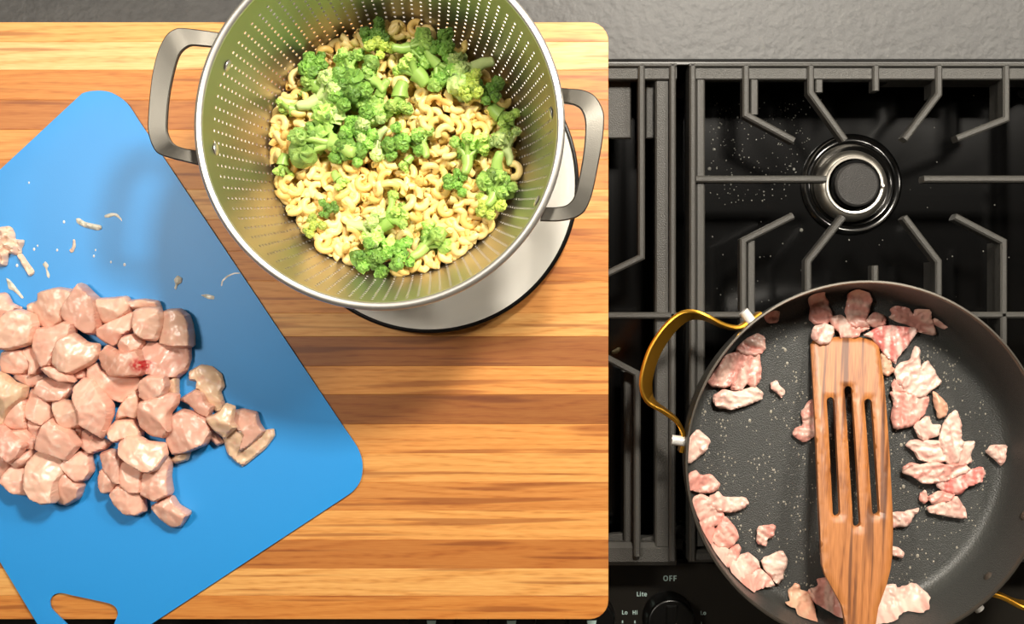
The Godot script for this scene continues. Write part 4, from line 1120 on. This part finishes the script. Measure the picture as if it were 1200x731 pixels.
func tube(b: Buf, path: Array, radii: Array, m: int, col: Color) -> void:
	var rows := []
	for k in path.size():
		var tn: Vector3 = (path[mini(k + 1, path.size() - 1)] - path[maxi(k - 1, 0)]).normalized()
		var s := tn.cross(Vector3(0.31, 0.87, 0.39)).normalized(); var u := tn.cross(s)
		var row := PackedInt32Array()
		for q in m:
			var a := TAU * q / m
			row.append(b.add(path[k] + (s * cos(a) + u * sin(a)) * radii[k], Vector2.ZERO, col))
		rows.append(row)
	for k in path.size() - 1:
		for q in m: b.quad(rows[k][q], rows[k][(q + 1) % m], rows[k + 1][(q + 1) % m], rows[k + 1][q])
	for e in [0, path.size() - 1]:
		var c := b.add(path[e], Vector2.ZERO, col)
		for q in m:
			if e == 0: b.tri(c, rows[0][(q + 1) % m], rows[0][q])
			else: b.tri(c, rows[e][q], rows[e][(q + 1) % m])

func blob(b: Buf, c: Vector3, r: float, col: Color, rough: float, seed_: float) -> void:
	var nu := 16; var nv := 10; var rows := []
	for j in nv + 1:
		var row := PackedInt32Array(); var th := PI * j / nv
		for i in nu:
			var ph := TAU * i / nu
			var d := Vector3(sin(th) * cos(ph), cos(th), sin(th) * sin(ph))
			var bump := 1.0 + rough * n_a.get_noise_3d(d.x * 2.6 + seed_, d.y * 2.6, d.z * 2.6) + rough * 0.55 * n_b.get_noise_3d(d.x * 7 + seed_, d.y * 7, d.z * 7)
			var k := clampf(0.5 + 1.3 * n_b.get_noise_3d(d.x * 5 + seed_, d.y * 5 + 9, d.z * 5), 0, 1)
			var cc := col.lerp(Color(col.r * 1.3, col.g * 1.2, col.b * 1.2), k); cc.a = 1.0
			row.append(b.add(c + d * r * bump, Vector2.ZERO, cc.srgb_to_linear()))
			if j == 0 or j == nv:
				for w in nu - 1: row.append(row[0])
				break
		rows.append(row)
	for j in nv:
		for i in nu:
			var i1 := (i + 1) % nu
			if j > 0: b.tri(rows[j][i], rows[j][i1], rows[j + 1][i])
			if j < nv - 1: b.tri(rows[j][i1], rows[j + 1][i1], rows[j + 1][i])

func floret(x: float, y: float, rp: float, kind: String, label: String) -> void:
	var r := rp * (1.36 if y < 185 else 1.22) * (CAM - HEAP) / FOCAL
	var g := px(x, y, HEAP)
	g.y = heap(g.x, g.z) + 0.005
	var cc := Vector2(px(444.7, 146.3, 0.148).x, px(444.7, 146.3, 0.148).z)
	var d2 := Vector2(g.x, g.z) - cc
	if d2.length() > 0.095 - r * 0.55: d2 = d2.normalized() * (0.095 - r * 0.55); g.x = cc.x + d2.x; g.z = cc.y + d2.y
	var t := thing("broccoli_floret", g, label, "broccoli", "broccoli florets in the colander")
	var a := rng.randf() * TAU
	var tilt := deg_to_rad({"d": 25.0, "y": 20.0, "b": 112.0, "p": 95.0, "s": 88.0}[kind])
	var axis := Vector3(sin(tilt) * cos(a), cos(tilt), sin(tilt) * sin(a))       # from cut end to the buds
	var s1 := axis.cross(Vector3(0.3, 1, 0.2)).normalized(); var s2 := axis.cross(s1)
	var green: Color = {"d": Color(0.42, 0.60, 0.26), "y": Color(0.64, 0.74, 0.34), "b": Color(0.56, 0.73, 0.36), "p": Color(0.66, 0.78, 0.48), "s": Color(0.60, 0.75, 0.37)}[kind]
	var pale: Color = {"d": Color(0.58, 0.74, 0.34), "y": Color(0.70, 0.80, 0.42), "b": Color(0.64, 0.78, 0.40), "p": Color(0.76, 0.84, 0.56), "s": Color(0.60, 0.74, 0.36)}[kind]
	green = green * rng.randf_range(0.85, 1.1); green.a = 1.0
	var pl := pale.srgb_to_linear()
	var st := Buf.new(); var hd := Buf.new()
	var up := Vector3(0, r * 0.25, 0)
	var fat := r * (0.34 if kind == "s" else (0.20 if kind in ["b", "p"] else 0.17))
	var root := up - axis * r * 0.9; var knot := up - axis * r * 0.15
	tube(st, [root, root + axis * r * 0.08, root.lerp(knot, 0.5) + s1 * r * 0.06, knot], [fat * 0.55, fat * 0.85, fat, fat * 1.25], 10, pl)
	var nb := 5 if kind == "s" else 8
	for k in nb:
		var ph := TAU * k / nb + rng.randf() * 0.5
		var sp := rng.randf_range(0.45, 0.75) if k % 3 else rng.randf_range(0.1, 0.3)
		var tip := up + (s1 * cos(ph) + s2 * sin(ph)) * r * sp + axis * r * rng.randf_range(0.15, 0.45)
		tube(st, [knot - axis * r * 0.05, knot.lerp(tip, 0.55) + axis * r * 0.06, tip], [fat * 0.6, fat * 0.42, fat * 0.5], 7, pl)
		var cr := r * rng.randf_range(0.22, 0.36) * (0.8 if kind == "s" else 1.0)
		blob(hd, tip + axis * cr * 0.3, cr, green * rng.randf_range(0.85, 1.15), 0.42, rng.randf() * 90)
		for q in 3:
			var dd := Vector3(rng.randf_range(-1, 1), rng.randf_range(-0.6, 1), rng.randf_range(-1, 1)).normalized()
			blob_small(hd, tip + axis * cr * 0.3 + dd * cr * 0.85, cr * rng.randf_range(0.28, 0.45), green * rng.randf_range(0.8, 1.3))
	obj("stalk", st.mesh(60), M.stalk, t)
	obj("bud_head", hd.mesh(70), M.buds, t)

func blob_small(b: Buf, c: Vector3, r: float, col: Color) -> void:
	col.a = 1.0
	var cl := col.srgb_to_linear()
	var rows := []
	for j in 5:
		var th := PI * j / 4; var row := PackedInt32Array()
		for i in 7:
			var ph := TAU * i / 7
			row.append(b.add(c + Vector3(sin(th) * cos(ph), cos(th), sin(th) * sin(ph)) * r * (1.0 + 0.2 * sin(i * 3.0 + j * 2.0)), Vector2.ZERO, cl))
		rows.append(row)
	for j in 4:
		for i in 7: b.quad(rows[j][i], rows[j][(i + 1) % 7], rows[j + 1][(i + 1) % 7], rows[j + 1][i])

var greens := []
func broccoli() -> void:
	# [x, y, radius] in the 731 pixel crop of the colander (origin 280, 0; scale 2.03)
	var L := [["d", 330, 62, 30, "dark floret against the back wall, top centre of the colander"], ["y", 340, 118, 34, "yellow green floret near the top centre, below the dark one"], ["b", 415, 122, 40, "light floret right of the yellow green one, near the back"],
		["d", 490, 105, 36, "dark floret at the back, right of centre"], ["d", 505, 170, 36, "deep green floret in the shade below the back right one"], ["p", 572, 150, 50, "pale spreading floret at the upper right of the colander"], ["b", 478, 165, 42, "bright floret left of the pale spreading one"],
		["s", 418, 175, 38, "smooth wedge shaped stalk in the upper middle"], ["d", 168, 150, 34, "dark floret at the upper left wall of the colander"], ["s", 180, 205, 34, "plain stalk below the dark upper left floret"], ["s", 104, 258, 30, "short stalk at the left wall of the colander"],
		["p", 205, 240, 52, "whitish floret with a cut stem in the left upper part"], ["b", 265, 160, 36, "small floret between the macaroni loops and the back florets"], ["d", 272, 232, 50, "bushy dark bud head in the left middle"], ["b", 320, 195, 40, "floret between the bushy head and the wedge shaped stalk"], ["b", 335, 240, 42, "floret right of the bushy dark head"],
		["b", 218, 338, 66, "largest floret, seen from its branching stem side, left of centre"], ["d", 265, 352, 38, "floret right behind the largest one"], ["d", 300, 305, 40, "crinkled dark floret above the largest one's right side"], ["p", 328, 338, 34, "pale floret in the centre of the colander"], ["p", 318, 272, 36, "greyish pale floret above the centre"], ["s", 385, 245, 38, "bright stalk pointing at the bare macaroni drift"],
		["d", 392, 338, 40, "dark green floret right of the centre"], ["b", 436, 342, 36, "light fan shaped floret right of the dark central one"], ["s", 400, 392, 22, "small stalk piece below the dark central floret"], ["y", 556, 215, 38, "brightest yellow floret at the upper right"], ["d", 602, 225, 34, "dark floret squeezed right of the brightest yellow one"],
		["s", 638, 280, 34, "smooth rounded stalk at the right wall of the colander"], ["s", 662, 302, 26, "rounded stalk end touching the right wall"], ["b", 545, 370, 44, "floret below the large curled macaroni at the right"], ["s", 600, 342, 34, "stalk piece in the right cluster, its upper one"], ["p", 658, 352, 38, "pale floret at the right wall, below the rounded stalks"],
		["b", 612, 420, 52, "biggest floret of the right cluster"], ["b", 628, 462, 44, "floret at the lower end of the right cluster"], ["y", 608, 508, 34, "yellowish floret below the right cluster, near the lower right wall"], ["s", 85, 405, 30, "leafy green piece at the left wall amid macaroni"], ["y", 168, 555, 26, "small yellow green piece in the lower left macaroni"],
		["s", 365, 518, 48, "smooth pale green stem face in the lower middle"], ["p", 308, 540, 44, "pale floret left of the smooth stem face"], ["b", 325, 592, 42, "floret below the pale one in the lower middle"], ["d", 315, 648, 46, "bud head at the bottom edge of the pasta, nearest the rim"], ["d", 382, 615, 40, "dark floret at the bottom, beside the macaroni ends"],
		["b", 450, 582, 48, "tall branched floret at the bottom right of centre"], ["d", 512, 440, 30, "dark green piece among macaroni right of centre"], ["d", 214, 492, 24, "dark leaf scrap among the left macaroni"], ["s", 242, 432, 24, "small stalk scrap above the left macaroni"]]
	for e in L:
		var x: float = 280 + e[1] / 2.03; var y: float = e[2] / 2.03; var r: float = e[3] / 2.03
		greens.append(Vector3(x, y, r))
		floret(x, y, r, e[0], e[4] if e[4].contains("floret") or e[4].contains("broccoli") else "broccoli " + e[4])

func elbow(R: float, r: float, arc: float) -> ArrayMesh:
	var b := Buf.new(); var n := 14; var m := 10; var rows := []; var inner := []
	for k in n + 1:
		var a := -arc / 2 + arc * k / n
		var c := Vector3(cos(a) * R, 0, sin(a) * R); var d := Vector3(cos(a), 0, sin(a))
		var ro := PackedInt32Array(); var ri := PackedInt32Array()
		for q in m:
			var p := TAU * q / m
			var w := d * cos(p) + Vector3.UP * sin(p)
			ro.append(b.add(c + w * r)); ri.append(b.add(c + w * r * 0.48))
		rows.append(ro); inner.append(ri)
	for k in n:
		for q in m:
			var q1 := (q + 1) % m
			b.quad(rows[k][q], rows[k][q1], rows[k + 1][q1], rows[k + 1][q]); b.quad(inner[k][q], inner[k + 1][q], inner[k + 1][q1], inner[k][q1])
	for q in m:
		var q1 := (q + 1) % m
		b.quad(rows[0][q], inner[0][q], inner[0][q1], rows[0][q1]); b.quad(rows[n][q], rows[n][q1], inner[n][q1], inner[n][q])
	return b.mesh(50)

func pasta() -> void:
	var shapes := [elbow(0.0050, 0.0028, 3.3), elbow(0.0054, 0.0029, 3.8), elbow(0.0060, 0.0028, 2.9), elbow(0.0048, 0.0027, 4.2), elbow(0.0066, 0.0028, 2.4)]
	var cc := Vector2(px(444.7, 146.3, 0.148).x, px(444.7, 146.3, 0.148).z)
	# filling under the visible layer
	var pl := []
	for k in 900:
		var a := rng.randf() * TAU; var r := 0.090 * sqrt(rng.randf())
		var p := Vector3(cc.x + cos(a) * r, rng.randf_range(0.026, HEAP - 0.003), cc.y + sin(a) * r)
		pl.append(Transform3D(Basis(Vector3(rng.randf_range(-1, 1), rng.randf_range(-1, 1), rng.randf_range(-1, 1)).normalized(), rng.randf() * TAU), p))
	stuff("macaroni_filling", shapes[0], M.pasta_b, pl, null, "mass of cooked macaroni under the top layer in the colander", "macaroni")
	# the visible layer: one object each
	var placed := []
	var tries := 0
	while placed.size() < 292 and tries < 40000:
		tries += 1
		var q := Vector2(460, 178) + Vector2.from_angle(rng.randf() * TAU) * 152.0 * sqrt(rng.randf())
		var in_green := false
		for g in greens:
			if q.distance_to(Vector2(g.x, g.y)) < g.z * (1.1 if g.y < 185 else 0.98): in_green = true
		# the upper left third is nearly all broccoli
		if in_green: continue
		var near := 1e9
		for o in placed: near = minf(near, q.distance_to(o))
		if near < (11.5 if tries < 20000 else 8.5): continue
		placed.append(q)
	var short := "dark back wall floret|yellow green back floret|light floret near the back|dark back right floret|shaded deep green floret|pale spreading floret|bright floret near the back|wedge shaped stalk|dark upper left floret|plain upper left stalk|short left wall stalk|whitish floret|small upper left floret|bushy dark head|floret left of the wedge|floret beside the bushy head|largest floret|floret behind the largest one|crinkled dark floret|pale central floret|greyish pale floret|bright pointing stalk|dark central floret|fan shaped floret|small central stalk|brightest yellow floret|dark upper right floret|smooth right wall stalk|rounded right stalk end|floret of the right middle|upper right cluster stalk|pale right wall floret|biggest right cluster floret|lower right cluster floret|yellowish lower right floret|leafy left wall piece|yellow green lower left piece|smooth pale stem face|pale lower middle floret|lower middle floret|bud head nearest the rim|dark bottom floret|tall branched floret|dark green right scrap|dark left leaf scrap|small left stalk scrap".split("|")
	for q in placed:
		var p := px(q.x, q.y, HEAP); p.y = heap(p.x, p.z) + rng.randf_range(-0.001, 0.0055)
		var d2 := Vector2(p.x, p.z) - cc
		var lim := col_r(p.y - COL_Y) - 0.0085
		if d2.length() > lim: d2 = d2.normalized() * lim; p.x = cc.x + d2.x; p.z = cc.y + d2.y
		var tilt := rng.randf_range(0.0, 0.5) if rng.randf() < 0.66 else rng.randf_range(0.5, 1.5)
		var ta := rng.randf() * TAU
		var o := obj("macaroni", shapes[rng.randi() % 5], [M.pasta, M.pasta_b, M.pasta_b, M.pasta_c][rng.randi() % 4])
		o.transform = Transform3D(Basis(Vector3(cos(ta), 0, sin(ta)), tilt) * Basis(Vector3.UP, rng.randf() * TAU), p)
		# which way it opens, and the floret it lies nearest to
		var open := -o.transform.basis.x; var ways := ["right", "lower right", "bottom", "lower left", "left", "upper left", "top", "upper right"]
		var way: String = ways[int(round(fposmod(atan2(open.z, open.x), TAU) / (TAU / 8))) % 8]
		var best := 0
		for g in greens.size():
			if q.distance_to(Vector2(greens[g].x, greens[g].y)) < q.distance_to(Vector2(greens[best].x, greens[best].y)): best = g
		var dq: Vector2 = q - Vector2(greens[best].x, greens[best].y)
		var rel := ("left of" if dq.x < 0 else "right of") if absf(dq.x) > absf(dq.y) else ("above" if dq.y < 0 else "below")
		var pose := "lying" if tilt < 0.5 else ("tilted" if tilt < 1.05 else "standing")
		tag(o, "macaroni %s open to the %s, %s the %s" % [pose, way, rel, short[best]], "macaroni", "macaroni elbows in the colander")
